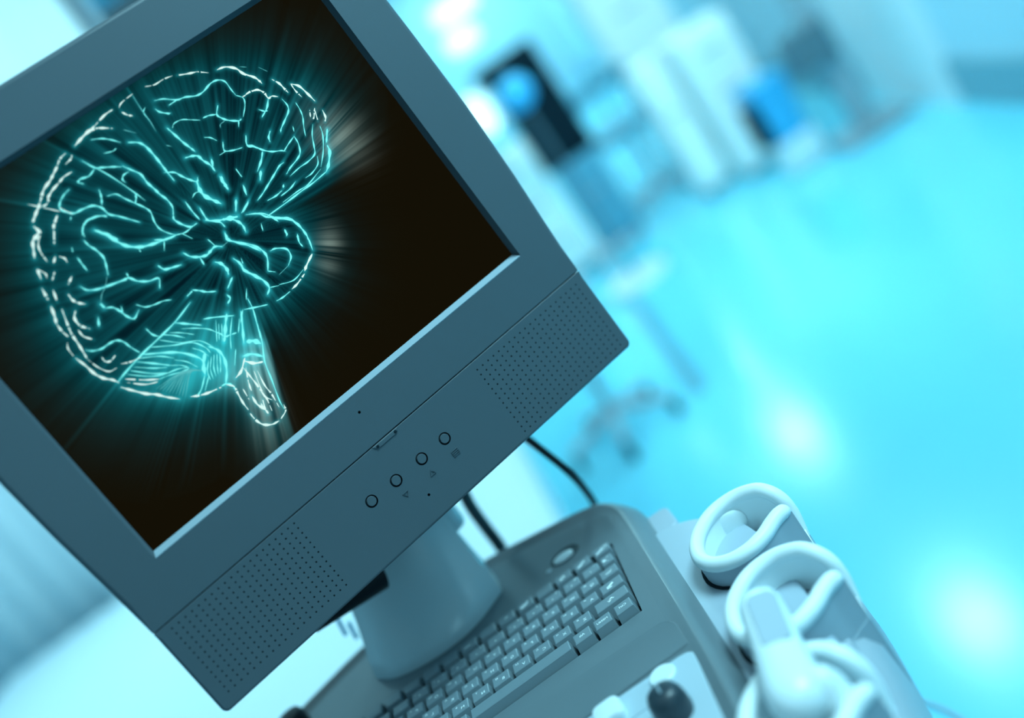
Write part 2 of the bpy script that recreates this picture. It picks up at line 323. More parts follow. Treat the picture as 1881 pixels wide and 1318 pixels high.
# strokes of the picture on the screen: (weight, [(x, z) in tenths of a millimetre])
BRAIN=[(4,[(257,1243),(316,1220),(390,1218),(458,1205)]),
(7,[(485,1190),(560,1158),(615,1138)]),
(4,[(615,1138),(678,1088)]),
(10,[(739,1074),(800,1060),(857,1010),(877,954),(925,892),(945,839)]),
(8,[(245,1132),(303,1109),(375,1054),(433,1039),(502,1006),(561,1002),(640,1021),(698,1013),(733,976),(732,906),(734,858)]),
(7,[(305,1053),(375,1054)]),
(5,[(734,858),(764,814),(741,766),(676,706)]),
(6,[(768,820),(836,823),(905,790)]),
(8,[(213,1083),(225,1050),(264,1011),(280,1003)]),
(9,[(583,870),(536,823),(546,785),(577,744),(633,703),(657,703)]),
(7,[(536,823),(484,847),(440,855)]),
(6,[(633,703),(605,667)]),
(4,[(224,914),(254,933),(311,926),(362,892),(417,852)]),
(3,[(554,756),(512,753),(495,732)]),
(11,[(194,934),(206,872),(220,793),(236,735),(245,698)]),
(5,[(360,742),(394,716),(417,675)]),
(7,[(447,647),(418,603),(421,581),(473,555),(531,537)]),
(4,[(367,583),(421,581)]),
(8,[(609,593),(570,531),(602,494),(634,456)]),
(12,[(161,700),(204,686),(240,662),(250,616),(270,562),(269,511)]),
(10,[(304,594),(273,537)]),
(11,[(-82,998),(-29,961),(-5,915),(2,848),(2,771),(0,702),(0,616)]),
(9,[(-18,699),(37,661),(60,614),(89,562),(121,524),(146,546)]),
(20,[(121,524),(100,468),(101,412),(131,351),(157,304)]),
(5,[(23,451),(58,466),(98,457)]),
(6,[(-267,1146),(-205,1114),(-162,1075),(-121,1024)]),
(11,[(-379,1169),(-307,1188),(-238,1201),(-190,1207)]),
(8,[(-254,1190),(-201,1192),(-159,1171),(-103,1130)]),
(7,[(-190,1207),(-90,1231),(-21,1233)]),
(4,[(20,1219),(58,1239),(155,1248)]),
(7,[(17,1187),(34,1152),(59,1127)]),
(4,[(167,1129),(137,1111),(131,1084),(131,1038)]),
(3,[(-51,1083),(3,1020)]),
(4,[(-259,1027),(-202,1006),(-170,1009)]),
(10,[(-214,889),(-186,839),(-153,777),(-155,709),(-144,647),(-138,597),(-123,539),(-126,478),(-157,430)]),
(8,[(-404,1065),(-368,983),(-330,957),(-270,921),(-222,888)]),
(5,[(-404,1065),(-325,889),(-266,702),(-244,617)]),
(7,[(-204,836),(-248,836),(-273,815),(-270,790)]),
(8,[(-373,976),(-432,957),(-486,971),(-514,963),(-494,934)]),
(9,[(-457,1162),(-508,1152),(-565,1116),(-614,1090),(-650,1071),(-720,1045),(-772,1006),(-823,968),(-867,939),(-908,909)]),
(6,[(-432,1130),(-452,1114),(-503,1104)]),
(8,[(-503,1041),(-566,1042),(-612,1029),(-675,1013),(-728,990),(-743,971),(-776,957),(-815,970)]),
(9,[(-591,957),(-643,945),(-692,920),(-719,886),(-698,841),(-665,810),(-613,803),(-540,784),(-503,740),(-493,679),(-454,635),(-403,568),(-367,519)]),
(8,[(-439,847),(-453,811),(-472,779),(-491,754)]),
(7,[(-424,783),(-369,760),(-341,701),(-308,640),(-275,577),(-266,532),(-287,469),(-290,408),(-261,348),(-225,306)]),
(8,[(-265,694),(-280,666),(-308,640)]),
(10,[(-157,430),(-172,402),(-153,349),(-116,298),(-65,293)]),
(8,[(-33,459),(-37,376),(-34,302)]),
(10,[(19,368),(8,296),(12,261),(66,210),(74,161)]),
(13,[(-8,276),(62,225),(131,192),(169,140),(179,93),(166,46)]),
(24,[(91,212),(137,190),(192,167)]),
(13,[(-637,645),(-608,608),(-577,555),(-557,505)]),
(7,[(-715,647),(-693,693),(-648,722),(-590,722),(-538,696),(-514,671)]),
(6,[(-230,310),(-169,289),(-106,291)]),
(9,[(-368,367),(-296,324),(-216,308)]),
(4,[(-193,299),(-158,226)]),
(7,[(-699,803),(-712,790)]),
(9,[(-759,862),(-807,828),(-827,812),(-880,740)]),
(9,[(-921,888),(-922,844),(-967,804)]),
(5,[(398,442),(392,375)]),
(14,[(272,466),(264,416),(260,356)]),
(9,[(365,322),(340,251)]),
(13,[(258,269),(204,203)]),
(9,[(227,171),(317,203)]),
(3,[(149,1240),(135,1128),(131,1038),(118,955)]),
(3,[(113,842),(137,815)]),
(4,[(-862,1025),(-796,949),(-730,871)]),
(2,[(886,1008),(927,977)]),
(9,[(864,1001),(882,943),(924,892),(939,851),(943,824)]),
(2,[(997,932),(1032,873)]),
(9,[(1022,810),(1047,757),(1054,704),(1059,669)]),
(8,[(762,824),(835,823),(886,806),(912,765),(913,716),(944,713),(979,685)]),
(9,[(913,716),(858,665),(787,632)]),
(7,[(801,690),(830,655),(850,648)]),
(8,[(991,658),(994,599),(970,559),(906,522),(846,489),(827,470)]),
(6,[(1115,710),(1112,651),(1121,589)]),
(10,[(1115,710),(1156,662),(1173,579),(1183,511)]),
(6,[(1057,582),(1050,522),(1032,469),(995,413),(959,348)]),
(5,[(1109,483),(1079,438)]),
(6,[(1148,474),(1101,424),(1085,418)]),
(6,[(1139,463),(1105,380)]),
(8,[(1187,432),(1172,377),(1145,349)]),
(6,[(1095,346),(1069,282),(994,186),(907,106)]),
(14,[(1127,301),(1057,225)]),
(16,[(1049,206),(1034,159),(967,90),(919,57)]),
(7,[(1059,387),(1004,326),(964,256),(929,206),(856,191),(772,192),(680,182)]),
(6,[(937,184),(901,135),(823,108),(763,108)]),
(8,[(919,57),(791,48),(673,49),(536,47),(354,48)]),
(5,[(899,96),(750,60),(651,64),(515,62)]),
(4,[(929,457),(911,421)]),
(8,[(890,395),(881,336),(850,277),(804,251),(718,229),(667,208)]),
(6,[(890,395),(817,372),(756,348)]),
(8,[(608,594),(573,537),(605,500),(640,441),(686,396),(744,365),(769,343)]),
(10,[(631,434),(581,388),(509,341)]),
(9,[(772,522),(734,492),(719,457)]),
(8,[(706,286),(662,284),(588,254),(514,225),(441,196),(376,177)]),
(14,[(533,333),(484,279)]),
(5,[(397,443),(396,372)]),
(14,[(281,460),(265,400),(259,356)]),
(9,[(364,323),(339,252)]),
(8,[(604,162),(584,144)]),
(7,[(434,136),(502,128),(564,133)]),
(7,[(534,106),(621,110),(687,129)]),
(9,[(325,214),(240,170)]),
(10,[(245,145),(317,103),(354,48),(402,5),(465,-40),(490,-91),(504,-158),(502,-223),(489,-259)]),
(8,[(379,38),(401,-27)]),
(4,[(293,34),(271,-14)]),
(8,[(400,-100),(396,-129),(379,-146)]),
(8,[(453,-179),(430,-217)]),
(11,[(48,132),(38,99),(43,66)]),
(10,[(-822,970),(-878,934),(-910,912)]),
(11,[(-926,886),(-916,842),(-957,826),(-993,807),(-1026,756),(-1052,715)]),
(6,[(-907,835),(-974,778),(-998,721),(-1003,652)]),
(10,[(-1084,648),(-1107,583)]),
(5,[(-1084,648),(-1063,595),(-1075,565)]),
(9,[(-1141,532),(-1159,447)]),
(11,[(-1172,403),(-1196,337),(-1218,293)]),
(7,[(-1218,293),(-1222,234),(-1215,180)]),
(4,[(-1244,152),(-1266,115),(-1270,48)]),
(10,[(-1269,40),(-1252,-37),(-1242,-115),(-1217,-175),(-1180,-220),(-1160,-260)]),
(10,[(-1171,-291),(-1133,-346),(-1077,-424),(-1026,-473),(-983,-532),(-927,-595)]),
(9,[(-861,-628),(-809,-659),(-750,-683),(-659,-707)]),
(9,[(-762,859),(-818,824)]),
(9,[(-842,788),(-895,721)]),
(8,[(-938,654),(-978,622)]),
(7,[(-1011,571),(-1056,536)]),
(7,[(-1094,481),(-1123,403)]),
(8,[(-1131,348),(-1165,252),(-1188,177),(-1196,105),(-1207,37),(-1216,-11)]),
(4,[(-1216,-11),(-1198,-96),(-1162,-161),(-1100,-174)]),
(6,[(-924,636),(-905,606),(-909,571)]),
(5,[(-823,637),(-838,610)]),
(7,[(-838,564),(-842,514),(-844,457)]),
(7,[(-945,484),(-997,454)]),
(9,[(-1038,403),(-1040,356),(-1025,321),(-994,287)]),
(10,[(-947,400),(-926,354),(-868,318),(-798,296),(-701,269),(-664,260),(-631,208),(-575,166),(-511,142),(-549,84)]),
(7,[(-656,294),(-664,260)]),
(6,[(-714,892),(-712,876),(-677,813)]),
(7,[(-719,660),(-684,704),(-634,721),(-558,708),(-509,677)]),
(9,[(-733,633),(-729,584),(-712,533),(-706,467),(-727,413),(-758,355)]),
(3,[(-769,351),(-820,305),(-873,275),(-916,230)]),
(9,[(-1072,288),(-1107,253),(-1111,194),(-1076,139)]),
(6,[(-1139,177),(-1139,123),(-1103,68)]),
(16,[(-918,231),(-915,195)]),
(9,[(-917,192),(-873,165),(-852,118),(-838,61),(-811,21),(-751,49)]),
(7,[(-825,137),(-846,98)]),
(10,[(-987,168),(-1021,117)]),
(6,[(-742,88),(-705,40),(-649,17),(-586,1),(-538,-25)]),
(15,[(-634,649),(-600,581),(-571,506),(-536,439),(-475,385),(-408,356),(-321,331),(-245,311)]),
(5,[(-487,378),(-491,355)]),
(5,[(-320,323),(-362,270)]),
(11,[(-460,214),(-443,169),(-392,147),(-332,126)]),
(8,[(-1187,44),(-1155,11),(-1102,-12),(-1045,-14),(-995,-25),(-965,-61),(-952,-118),(-929,-184)]),
(6,[(-1138,-57),(-1138,-94),(-1109,-112),(-1063,-101)]),
(5,[(-1072,-168),(-1014,-196),(-944,-212)]),
(9,[(-385,-56),(-349,-89),(-316,-125),(-264,-159)]),
(8,[(-389,-61),(-442,-69)]),
(9,[(-447,-114),(-607,-158),(-762,-181),(-928,-201),(-1087,-232),(-1161,-251)]),
(8,[(-795,-81),(-787,-137),(-759,-178)]),
(12,[(-270,184),(-247,135),(-200,97),(-152,78),(-115,85),(-70,92),(-30,63)]),
(8,[(-200,97),(-210,35)]),
(6,[(-77,161),(-66,97)]),
(3,[(-30,63),(21,66)]),
(11,[(46,127),(28,84),(66,32),(121,-40),(166,-122)]),
(16,[(-139,7),(-112,-29),(-106,-82),(-121,-119)]),
(12,[(-23,-47),(-8,-99),(-15,-158),(20,-225),(42,-274)]),
(11,[(-113,-149),(-187,-191)]),
(9,[(-220,-222),(-218,-256),(-256,-276)]),
(10,[(-619,-165),(-571,-210),(-491,-285)]),
(6,[(-741,-174),(-679,-230),(-633,-287)]),
(5,[(-612,-223),(-534,-279),(-471,-337),(-438,-394),(-408,-435)]),
(5,[(-774,-196),(-673,-299),(-570,-363),(-522,-459)]),
(6,[(-851,-198),(-732,-276),(-616,-343),(-570,-421),(-565,-473)]),
(12,[(-919,-208),(-810,-279),(-717,-353),(-646,-457),(-649,-520)]),
(5,[(-953,-213),(-844,-283),(-778,-352)]),
(8,[(-986,-218),(-894,-308),(-828,-377)]),
(5,[(-1019,-239),(-922,-325),(-854,-372)]),
(6,[(-1052,-244),(-946,-354),(-859,-416)]),
(5,[(-1086,-249),(-985,-346),(-904,-396),(-806,-426),(-742,-461)]),
(6,[(-1114,-266),(-1019,-351),(-942,-405)]),
(5,[(-1120,-292),(-1038,-375),(-963,-412)]),
(4,[(-828,-377),(-772,-421),(-746,-466),(-799,-456),(-880,-423),(-942,-405)]),
(4,[(-785,-362),(-728,-424),(-695,-499)]),
(4,[(-695,-193),(-630,-245),(-571,-306)]),
(5,[(-640,-373),(-605,-425),(-590,-485)]),
(3,[(-1003,-444),(-856,-450),(-742,-461)]),
(3,[(-990,-462),(-845,-456),(-735,-470)]),
(3,[(-978,-480),(-835,-461),(-728,-479)]),
(3,[(-965,-499),(-824,-467),(-722,-488)]),
(3,[(-953,-517),(-813,-472),(-715,-496)]),
(3,[(-940,-535),(-802,-478),(-708,-505)]),
(3,[(-927,-554),(-791,-483),(-701,-514)]),
(3,[(-915,-572),(-780,-489),(-694,-523)]),
(3,[(-902,-591),(-769,-495),(-687,-531)]),
(3,[(-889,-609),(-758,-500),(-680,-540)]),
(16,[(-305,-327),(-356,-377),(-408,-435),(-445,-471)]),
(8,[(-433,-398),(-416,-445),(-378,-458)]),
(14,[(-547,-431),(-515,-489),(-517,-560),(-559,-641),(-620,-707)]),
(20,[(-594,-450),(-657,-513),(-689,-569)]),
(5,[(-606,-505),(-661,-559),(-685,-621)]),
(5,[(-554,-498),(-612,-566),(-640,-625)]),
(5,[(-517,-511),(-560,-575),(-600,-624)]),
(4,[(-576,-497),(-637,-562),(-666,-628)]),
(4,[(-535,-505),(-585,-571),(-620,-625)]),
(8,[(-455,-260),(-389,-295),(-274,-368)]),
(9,[(-655,-702),(-615,-711),(-594,-744),(-595,-785)]),
(4,[(-392,-317),(-483,-440)]),
(4,[(-393,-348),(-463,-440)]),
(4,[(-377,-361),(-454,-463)]),
(6,[(-689,-569),(-771,-632),(-827,-653)]),
(5,[(-678,-594),(-761,-658)]),
(12,[(274,132),(357,72),(399,2),(479,-64),(500,-121),(504,-189),(497,-250),(468,-336)]),
(11,[(448,-355),(360,-397),(324,-420)]),
(5,[(327,-405),(219,-424),(116,-387)]),
(8,[(311,-435),(224,-460),(167,-467)]),
(7,[(147,-472),(78,-474),(26,-467)]),
(8,[(-41,-449),(-119,-413),(-194,-376)]),
(4,[(291,31),(268,-17)]),
(8,[(401,-98),(385,-143)]),
(8,[(454,-177),(427,-231),(427,-273)]),
(11,[(85,19),(150,-61),(177,-130),(169,-189),(114,-263)]),
(5,[(114,-263),(153,-300)]),
(9,[(218,-160),(261,-168),(321,-217),(312,-279),(255,-319)]),
(3,[(255,-319),(162,-331)]),
(13,[(-3,-110),(-11,-161),(14,-229),(45,-292),(47,-360),(4,-393)]),
(4,[(22,-80),(7,-118)]),
(4,[(52,-364),(112,-392)]),
(4,[(-83,-269),(-138,-333)]),
(7,[(-123,-329),(-142,-412),(-191,-522),(-239,-632),(-314,-755),(-357,-887),(-407,-1030),(-420,-1103)]),
(12,[(-215,-372),(-295,-490),(-346,-564)]),
(8,[(-625,-711),(-590,-756),(-599,-806),(-614,-885),(-617,-948)]),
(9,[(-624,-976),(-623,-1035),(-605,-1092),(-556,-1133),(-501,-1145)]),
(6,[(-483,-1143),(-421,-1119),(-403,-1075)]),
(26,[(-324,-566),(-280,-592),(-253,-638)]),
(14,[(-408,-630),(-349,-657),(-300,-717)]),
(12,[(-423,-659),(-380,-715),(-324,-747)]),
(7,[(-457,-690),(-458,-772),(-460,-853),(-469,-945),(-446,-998)]),
(10,[(-544,-719),(-482,-703),(-406,-648)]),
(11,[(-537,-889),(-545,-958),(-526,-1015),(-527,-1057)]),
(5,[(-492,-794),(-521,-870)]),
(6,[(-395,-773),(-420,-885),(-422,-967),(-440,-1070)]),
(5,[(-289,-364),(-379,-457),(-439,-540)]),
(6,[(-375,-460),(-337,-473)]),
(5,[(-415,-560),(-492,-645)]),
(4,[(-414,-758),(-456,-889),(-476,-973)]),
(4,[(-442,-702),(-492,-794),(-515,-842)]),
(4,[(-459,-903),(-471,-977),(-495,-1058)]),
(5,[(-257,-405),(-327,-481)]),
(5,[(-197,-370),(-277,-439)]),
(5,[(-183,-512),(-233,-604)]),
(5,[(-553,-810),(-568,-897)]),
(10,[(-521,-969),(-526,-1015),(-495,-957)])]
# ------------------------------------------------------------------ the screen with its glowing picture
def screen():
    nx, nz = 575, 441
    xs = np.linspace(-SW / 2 + .001, SW / 2 - .001, nx); zs = np.linspace(-SH / 2 + .001, SH / 2 - .001, nz)
    dx = xs[1] - xs[0]; X, Z = np.meshgrid(xs, zs)
    line = np.zeros((nz, nx)); near = np.zeros((nz, nx))
    for wd, pts in BRAIN:
        r = wd * .00007 + .00035
        P = [np.array(p, float) * 1e-4 for p in pts]
        for a, b in zip(P[:-1], P[1:]):
            pad = .009
            i0 = max(0, int((min(a[0], b[0]) - pad - xs[0]) / dx)); i1 = min(nx, int((max(a[0], b[0]) + pad - xs[0]) / dx) + 2)
            dz = zs[1] - zs[0]; j0 = max(0, int((min(a[1], b[1]) - pad - zs[0]) / dz)); j1 = min(nz, int((max(a[1], b[1]) + pad - zs[0]) / dz) + 2)
            if i1 <= i0 or j1 <= j0: continue
            x = X[j0:j1, i0:i1]; z = Z[j0:j1, i0:i1]; d = b - a; q = d @ d + 1e-12
            t = np.clip(((x - a[0]) * d[0] + (z - a[1]) * d[1]) / q, 0, 1)
            ds = np.hypot(x - a[0] - t * d[0], z - a[1] - t * d[1])
            line[j0:j1, i0:i1] = np.maximum(line[j0:j1, i0:i1], np.clip(1.3 - ds / r, 0, 1) * min(1, .35 + wd / 14))
            near[j0:j1, i0:i1] = np.maximum(near[j0:j1, i0:i1], np.exp(-(ds / (.0006 + wd * .00012)) ** 1.3) * min(1, wd / 13))
    cx, cz = .0048, .0063
    ray = np.zeros_like(line); tot = 0
    for k in range(46):                                   # light thrown outwards from the middle of the picture
        s = 1 - k * .0085; wk = math.exp(-k / 13.0); tot += wk
        xi = ((cx + (X - cx) * s) - xs[0]) / dx; zi = ((cz + (Z - cz) * s) - zs[0]) / (zs[1] - zs[0])
        xi = np.clip(xi, 0, nx - 1.001); zi = np.clip(zi, 0, nz - 1.001); a = xi.astype(int); b = zi.astype(int); fx = xi - a; fz = zi - b
        ray += wk * ((line[b, a] * (1 - fx) + line[b, a + 1] * fx) * (1 - fz) + (line[b + 1, a] * (1 - fx) + line[b + 1, a + 1] * fx) * fz)
    ray /= tot
    ang = np.arctan2(Z - cz, X - cx); rad = np.hypot(X - cx, Z - cz)
    rs = np.random.RandomState(3); tab = rs.rand(720); tab2 = rs.rand(240); tab3 = rs.rand(90)
    def ring(t, a, n): q = (a / (2 * math.pi) + .5) * n; i = q.astype(int) % n; f = q - np.floor(q); f = f * f * (3 - 2 * f); return t[i] * (1 - f) + t[(i + 1) % n] * f
    streak = .25 * ring(tab, ang, 720) + .4 * ring(tab2, ang, 240) + .35 * ring(tab3, ang, 90)
    # radius of the brain outline by direction
    cor = [(-180, .137), (-167, .131), (-155, .126), (-144, .119), (-134, .108), (-128, .107), (-123, .126), (-116, .138), (-112, .125), (-109, .062), (-81, .059), (-59, .061), (-36, .062), (-18, .058), (-9, .050), (-5, .090), (1, .100), (14, .1215), (22, .1315), (31, .1305), (44, .131), (55, .126), (70, .122), (85, .120), (105, .118), (119, .122), (132, .126), (144, .1295), (157, .1306), (170, .1336), (180, .137)]
    rb = np.interp(np.degrees(ang), [c[0] for c in cor], [c[1] for c in cor])
    ins = 1 / (1 + np.exp((rad - rb) / .004))
    halo = np.exp(-np.clip(rad - rb, 0, None) / .013) * np.clip(streak * 2.0 - .55, 0, 1.5)
    soft = np.exp(-(np.clip(rad - rb, 0, None) / .022) ** 1.5)
    body = ins * (.35 + .65 * np.clip(rad / .09, 0, 1)) * np.clip(streak * 2.2 - .6, 0, 1.5)
    # streak distribution is stronger towards the left and the foot of the brain
    cyan = np.stack([.012 * np.ones_like(X), .15 * np.ones_like(X), .17 * np.ones_like(X)], -1)
    base = np.array([.0068, .0052, .0018]); deep = np.array([.0004, .0125, .0145]); inside = np.array([.0006, .0105, .0170])
    col = base * (1 - soft[..., None]) + deep * soft[..., None]
    col = col * (1 - ins[..., None]) + inside * ins[..., None]
    col = col + cyan * (.15 * body + .17 * halo)[..., None] * np.array([.5, 1, 1])
    col = col + np.array([.02, .42, .48]) * (.40 * np.clip(ray, 0, 1) ** .95)[..., None] + np.array([.03, .55, .62]) * (.50 * near ** 1.5)[..., None]
    cb = np.exp(-(((X + .062) / .042) ** 2 + ((Z + .050) / .026) ** 2) ** 1.5) * ins     # bright little brain
    cs = np.exp(-(((X + .040) / .030) ** 2 + ((Z + .077) / .018) ** 2) ** 1.5) * ins
    col = col + np.array([.02, .36, .40]) * ((.45 + .6 * streak) * cb)[..., None] + np.array([.12, .30, .30]) * (streak * cs)[..., None]
    dg = np.degrees(ang)
    wt = np.exp(-((dg - 8) / 10) ** 2) * np.exp(-((rad - .112) / .016) ** 2) + np.exp(-((dg + 40) / 12) ** 2) * np.exp(-((rad - .070) / .008) ** 2) + .8 * np.exp(-((dg + 118) / 5) ** 2) * np.exp(-((rad - .115) / .03) ** 2)
    col = col + np.array([.16, .20, .17]) * (np.clip(streak * 2 - .5, 0, 1.4) * wt)[..., None]
    V = np.zeros((nz * nx, 3)); Rm = np.array(RM); c0 = np.array(MC_)
    loc = np.stack([X.ravel(), np.full(nx * nz, .0078), Z.ravel()], 1); V = loc @ Rm.T + c0 - np.array(mon.location)
    ii, jj = np.meshgrid(np.arange(nx - 1), np.arange(nz - 1)); a = (jj * nx + ii).ravel()
    faces = np.stack([a, a + 1, a + nx + 1, a + nx], 1)
    me = bpy.data.meshes.new('screen'); me.vertices.add(len(V)); me.vertices.foreach_set('co', V.ravel())
    me.loops.add(faces.size); me.loops.foreach_set('vertex_index', faces.ravel().astype(np.int32)); me.polygons.add(len(faces))
    me.polygons.foreach_set('loop_start', np.arange(0, faces.size, 4, dtype=np.int32)); me.update(calc_edges=True)
    at_ = me.color_attributes.new('picture', 'FLOAT_COLOR', 'POINT')
    at_.data.foreach_set('color', np.concatenate([col.reshape(-1, 3), np.ones((nx * nz, 1))], 1).ravel())
    m = mat('lit_screen', (.0, .0, .0), .6, .0); n = m.node_tree.nodes; L = m.node_tree.links
    av = n.new('ShaderNodeVertexColor'); av.layer_name = 'picture'
    L.new(av.outputs[0], n['Principled BSDF'].inputs['Emission Color']); n['Principled BSDF'].inputs['Emission Strength'].default_value = 1
    me.materials.append(m); o = bpy.data.objects.new('screen', me); COL.objects.link(o); o.parent = mon
    return o
scr = screen()
MT['trace'] = mat('lit_cyan_trace', (0, 0, 0), .5, 0, emis=(.20, 1.0, .98), estr=1.0)
MT['tracew'] = mat('lit_white_trace', (0, 0, 0), .5, 0, emis=(.70, 1, .95), estr=1.0)
MT['tracef'] = mat('lit_faint_trace', (0, 0, 0), .5, 0, emis=(.10, .50, .52), estr=1.0)
def traces():
    V, Fc, mi = [], [], []
    rr = random.Random(8)
    for wd, pts in BRAIN:
        P = smoothpath([(a * 1e-4, b * 1e-4, 0) for a, b in pts], 6); n = len(P)
        L = sum(np.linalg.norm(P[i + 1] - P[i]) for i in range(n - 1)); c = P[n // 2]; rad = math.hypot(c[0] - .0048, c[1] - .0063); an = math.degrees(math.atan2(c[1] - .0063, c[0] - .0048))
        rb = .10; m = 1 if (rad > .108 or (-128 < an < -108 and rad > .085) or (rad > .055 and -75 < an < -5)) else 0
        if wd <= 3: m = 2
        ph = rr.random() * 6; base = wd * .000064 + .00010; n0 = len(V)
        for i, p in enumerate(P):
            t = P[min(i + 1, n - 1)] - P[max(i - 1, 0)]; t /= np.linalg.norm(t) + 1e-9; s = np.array([-t[1], t[0]]); q = i / (n - 1)
            w_ = base * (.22 + .78 * math.sin(math.pi * q) ** .5) * (.8 + .35 * math.sin(ph + i * .9)) * (1.25 if m == 1 else 1.05)
            V += [mp(p[0] + s[0] * w_, p[1] + s[1] * w_, .0076), mp(p[0] - s[0] * w_, p[1] - s[1] * w_, .0076)]
        gaps = set()
        if m == 1 and wd < 10:
            for _ in range(max(1, n // 9)): gaps.add(rr.randrange(n))
        for i in range(n - 1):
            if i in gaps: continue
            a = n0 + 2 * i; Fc.append((a, a + 1, a + 3, a + 2)); mi.append(m)
    return obj('brain_scan_lines', V, Fc, ['trace', 'tracew', 'tracef'], scr, mi=mi)
traces()
# ------------------------------------------------------------------ monitor stand
ZD = -.0062
def stand():
    front = smoothpath([(-.2165, .094, 0), (-.195, .0735, 0), (-.165, .0625, 0), (-.135, .0605, 0), (-.108, .069, 0), (-.0795, .0920, 0)], 5)
    right = smoothpath([(-.0795, .0920, 0), (-.082, .13, 0), (-.095, .165, 0)], 5)[1:]
    back = smoothpath([(-.095, .165, 0), (-.15, .185, 0), (-.205, .170, 0)], 5)[1:]
    left = smoothpath([(-.205, .170, 0), (-.215, .13, 0), (-.2165, .094, 0)], 5)[1:-1]
    base = [(p[0], p[1]) for p in front + right + back + left]; n = len(base)
    lv = [(-.0060, 0, 1.0, 1.0), (-.002, 0, 1.0, 1.0), (.004, .0015, .985, .985), (.012, .004, .975, .95), (.026, .011, .925, .85), (.045, .019, .875, .73), (.07, .027, .83, .61), (.10, .033, .79, .51), (.15, .034, .78, .45)]
    rings = []
    for z, dy, a, b in lv:
        cx, cy = -.149 + (.010 * min(1, max(0, z) / .1)), .130
        rings.append([(cx + (x + .149) * a, cy + (y - .130) * b + dy * .6, z) for x, y in base])
    return rings
obj('stand_base', *loft(stand()), 'stand', mon, smooth=True, ang=.55)
# neck brace from the stand into the housing, black tilt hinge
obj('tilt_hinge', *tube([at(560, 1120, .85), at(690, 1040, .88)], .021, 20), 'dark', mon, smooth=True)
obj('neck', *loft([[(x, y, z) for x, y in rounded(-.19, .13 + dy, -.075, .165 + dy, .012, 4)] for z, dy in ((.05, 0), (.14, -.005), (.25, -.03))]), 'stand', mon, smooth=True)
# ------------------------------------------------------------------ the ultrasound console
con = empty('ultrasound_console', (-.14, -.05, FZ), 'grey ultrasound console with built-in mirrored-letter keyboard and three white probe holders', 'medical console')
deck_o = [(.028, -.43), (.033, -.34), (.0362, -.245), (.0400, -.18), (.0425, -.11), (.0450, -.02), (.0470, .05), (.0465, .080), (.0425, .099), (.0345, .1150), (.022, .1245), (.008, .1315), (-.02, .1415), (-.066, .158), (-.10, .167), (-.14, .174), (-.20, .173), (-.235, .165), (-.276, .146), (-.313, .126), (-.333, .105), (-.341, .07), (-.342, -.10), (-.335, -.30), (-.330, -.43)]
deck_o = [tuple(p[:2]) for p in smoothpath([(x, y, 0) for x, y in deck_o], 4)[:-1]] + [(-.330, -.43)]
# keyboard well opening, slightly skewed like its keys
well = [(.0188, -.0735), (.0258, .0440), (-.264, .0440), (-.264, -.0735)]
def ringz(d, z): return [(x, y, z) for x, y in offset(deck_o, d)]
V, Fc = fill([offset(deck_o, -.013), well], lambda x, y: (x, y, ZD))
mi = [0] * len(Fc)
v, f = loft([ringz(-.013, ZD), ringz(-.008, ZD + .0006), ringz(-.004, ZD + .0026), ringz(-.0005, ZD + .0034), ringz(.003, ZD + .0022), ringz(.007, ZD - .0018), ringz(.012, ZD - .0075), ringz(.0155, ZD - .0125), ringz(.0175, ZD - .020), ringz(.018, ZD - .05)], False, False)
n = len(V); V += v; Fc += [tuple(i + n for i in q) for q in f]; mi += [0] * len(f)
v, f = loft([[(x, y, z) for x, y in well] for z in (ZD, ZD - .011)], False, True); n = len(V); V += v; Fc += [tuple(i + n for i in q) for q in f]; mi += [1] * len(f)
deck = obj('keyboard_deck', V, Fc, ['deck', 'well'], con, smooth=True, mi=mi, ang=.5)
# palm rest, one shallow moulded step in front of the keys
pr_ = [(-.29, -.1445), (.0352, -.1445)] + [(.0352 - .013 + .013 * math.cos(a), -.1175 + .016 * math.sin(a)) for a in np.linspace(0, math.pi / 2, 8)] + [(-.02, -.0985), (-.10, -.0940), (-.20, -.0925), (-.29, -.0925)]
obj('palm_rest', *loft([[(x, y, ZD - .001) for x, y in pr_], [(x, y, ZD + .0002) for x, y in offset(pr_, -.0002)], [(x, y, ZD + .0014) for x, y in offset(pr_, -.0014)], [(x, y, ZD + .0010) for x, y in offset(pr_, -.0030)]]), 'deck', con, smooth=True, ang=.9)
# pale control panel
pp = [(-.30, -.42), (.0165, -.42), (.0262, -.245), (.0300, -.20), (.0338, -.158), (.0332, -.1535), (.0300, -.1505), (.024, -.1492), (-.06, -.1455), (-.14, -.144), (-.30, -.144)]
panel = obj('control_panel', *loft([[(x, y, ZD - .0005) for x, y in pp], [(x, y, ZD + .0008) for x, y in pp], [(x, y, ZD + .0012) for x, y in offset(pp, -.0006)]]), 'pale', con)
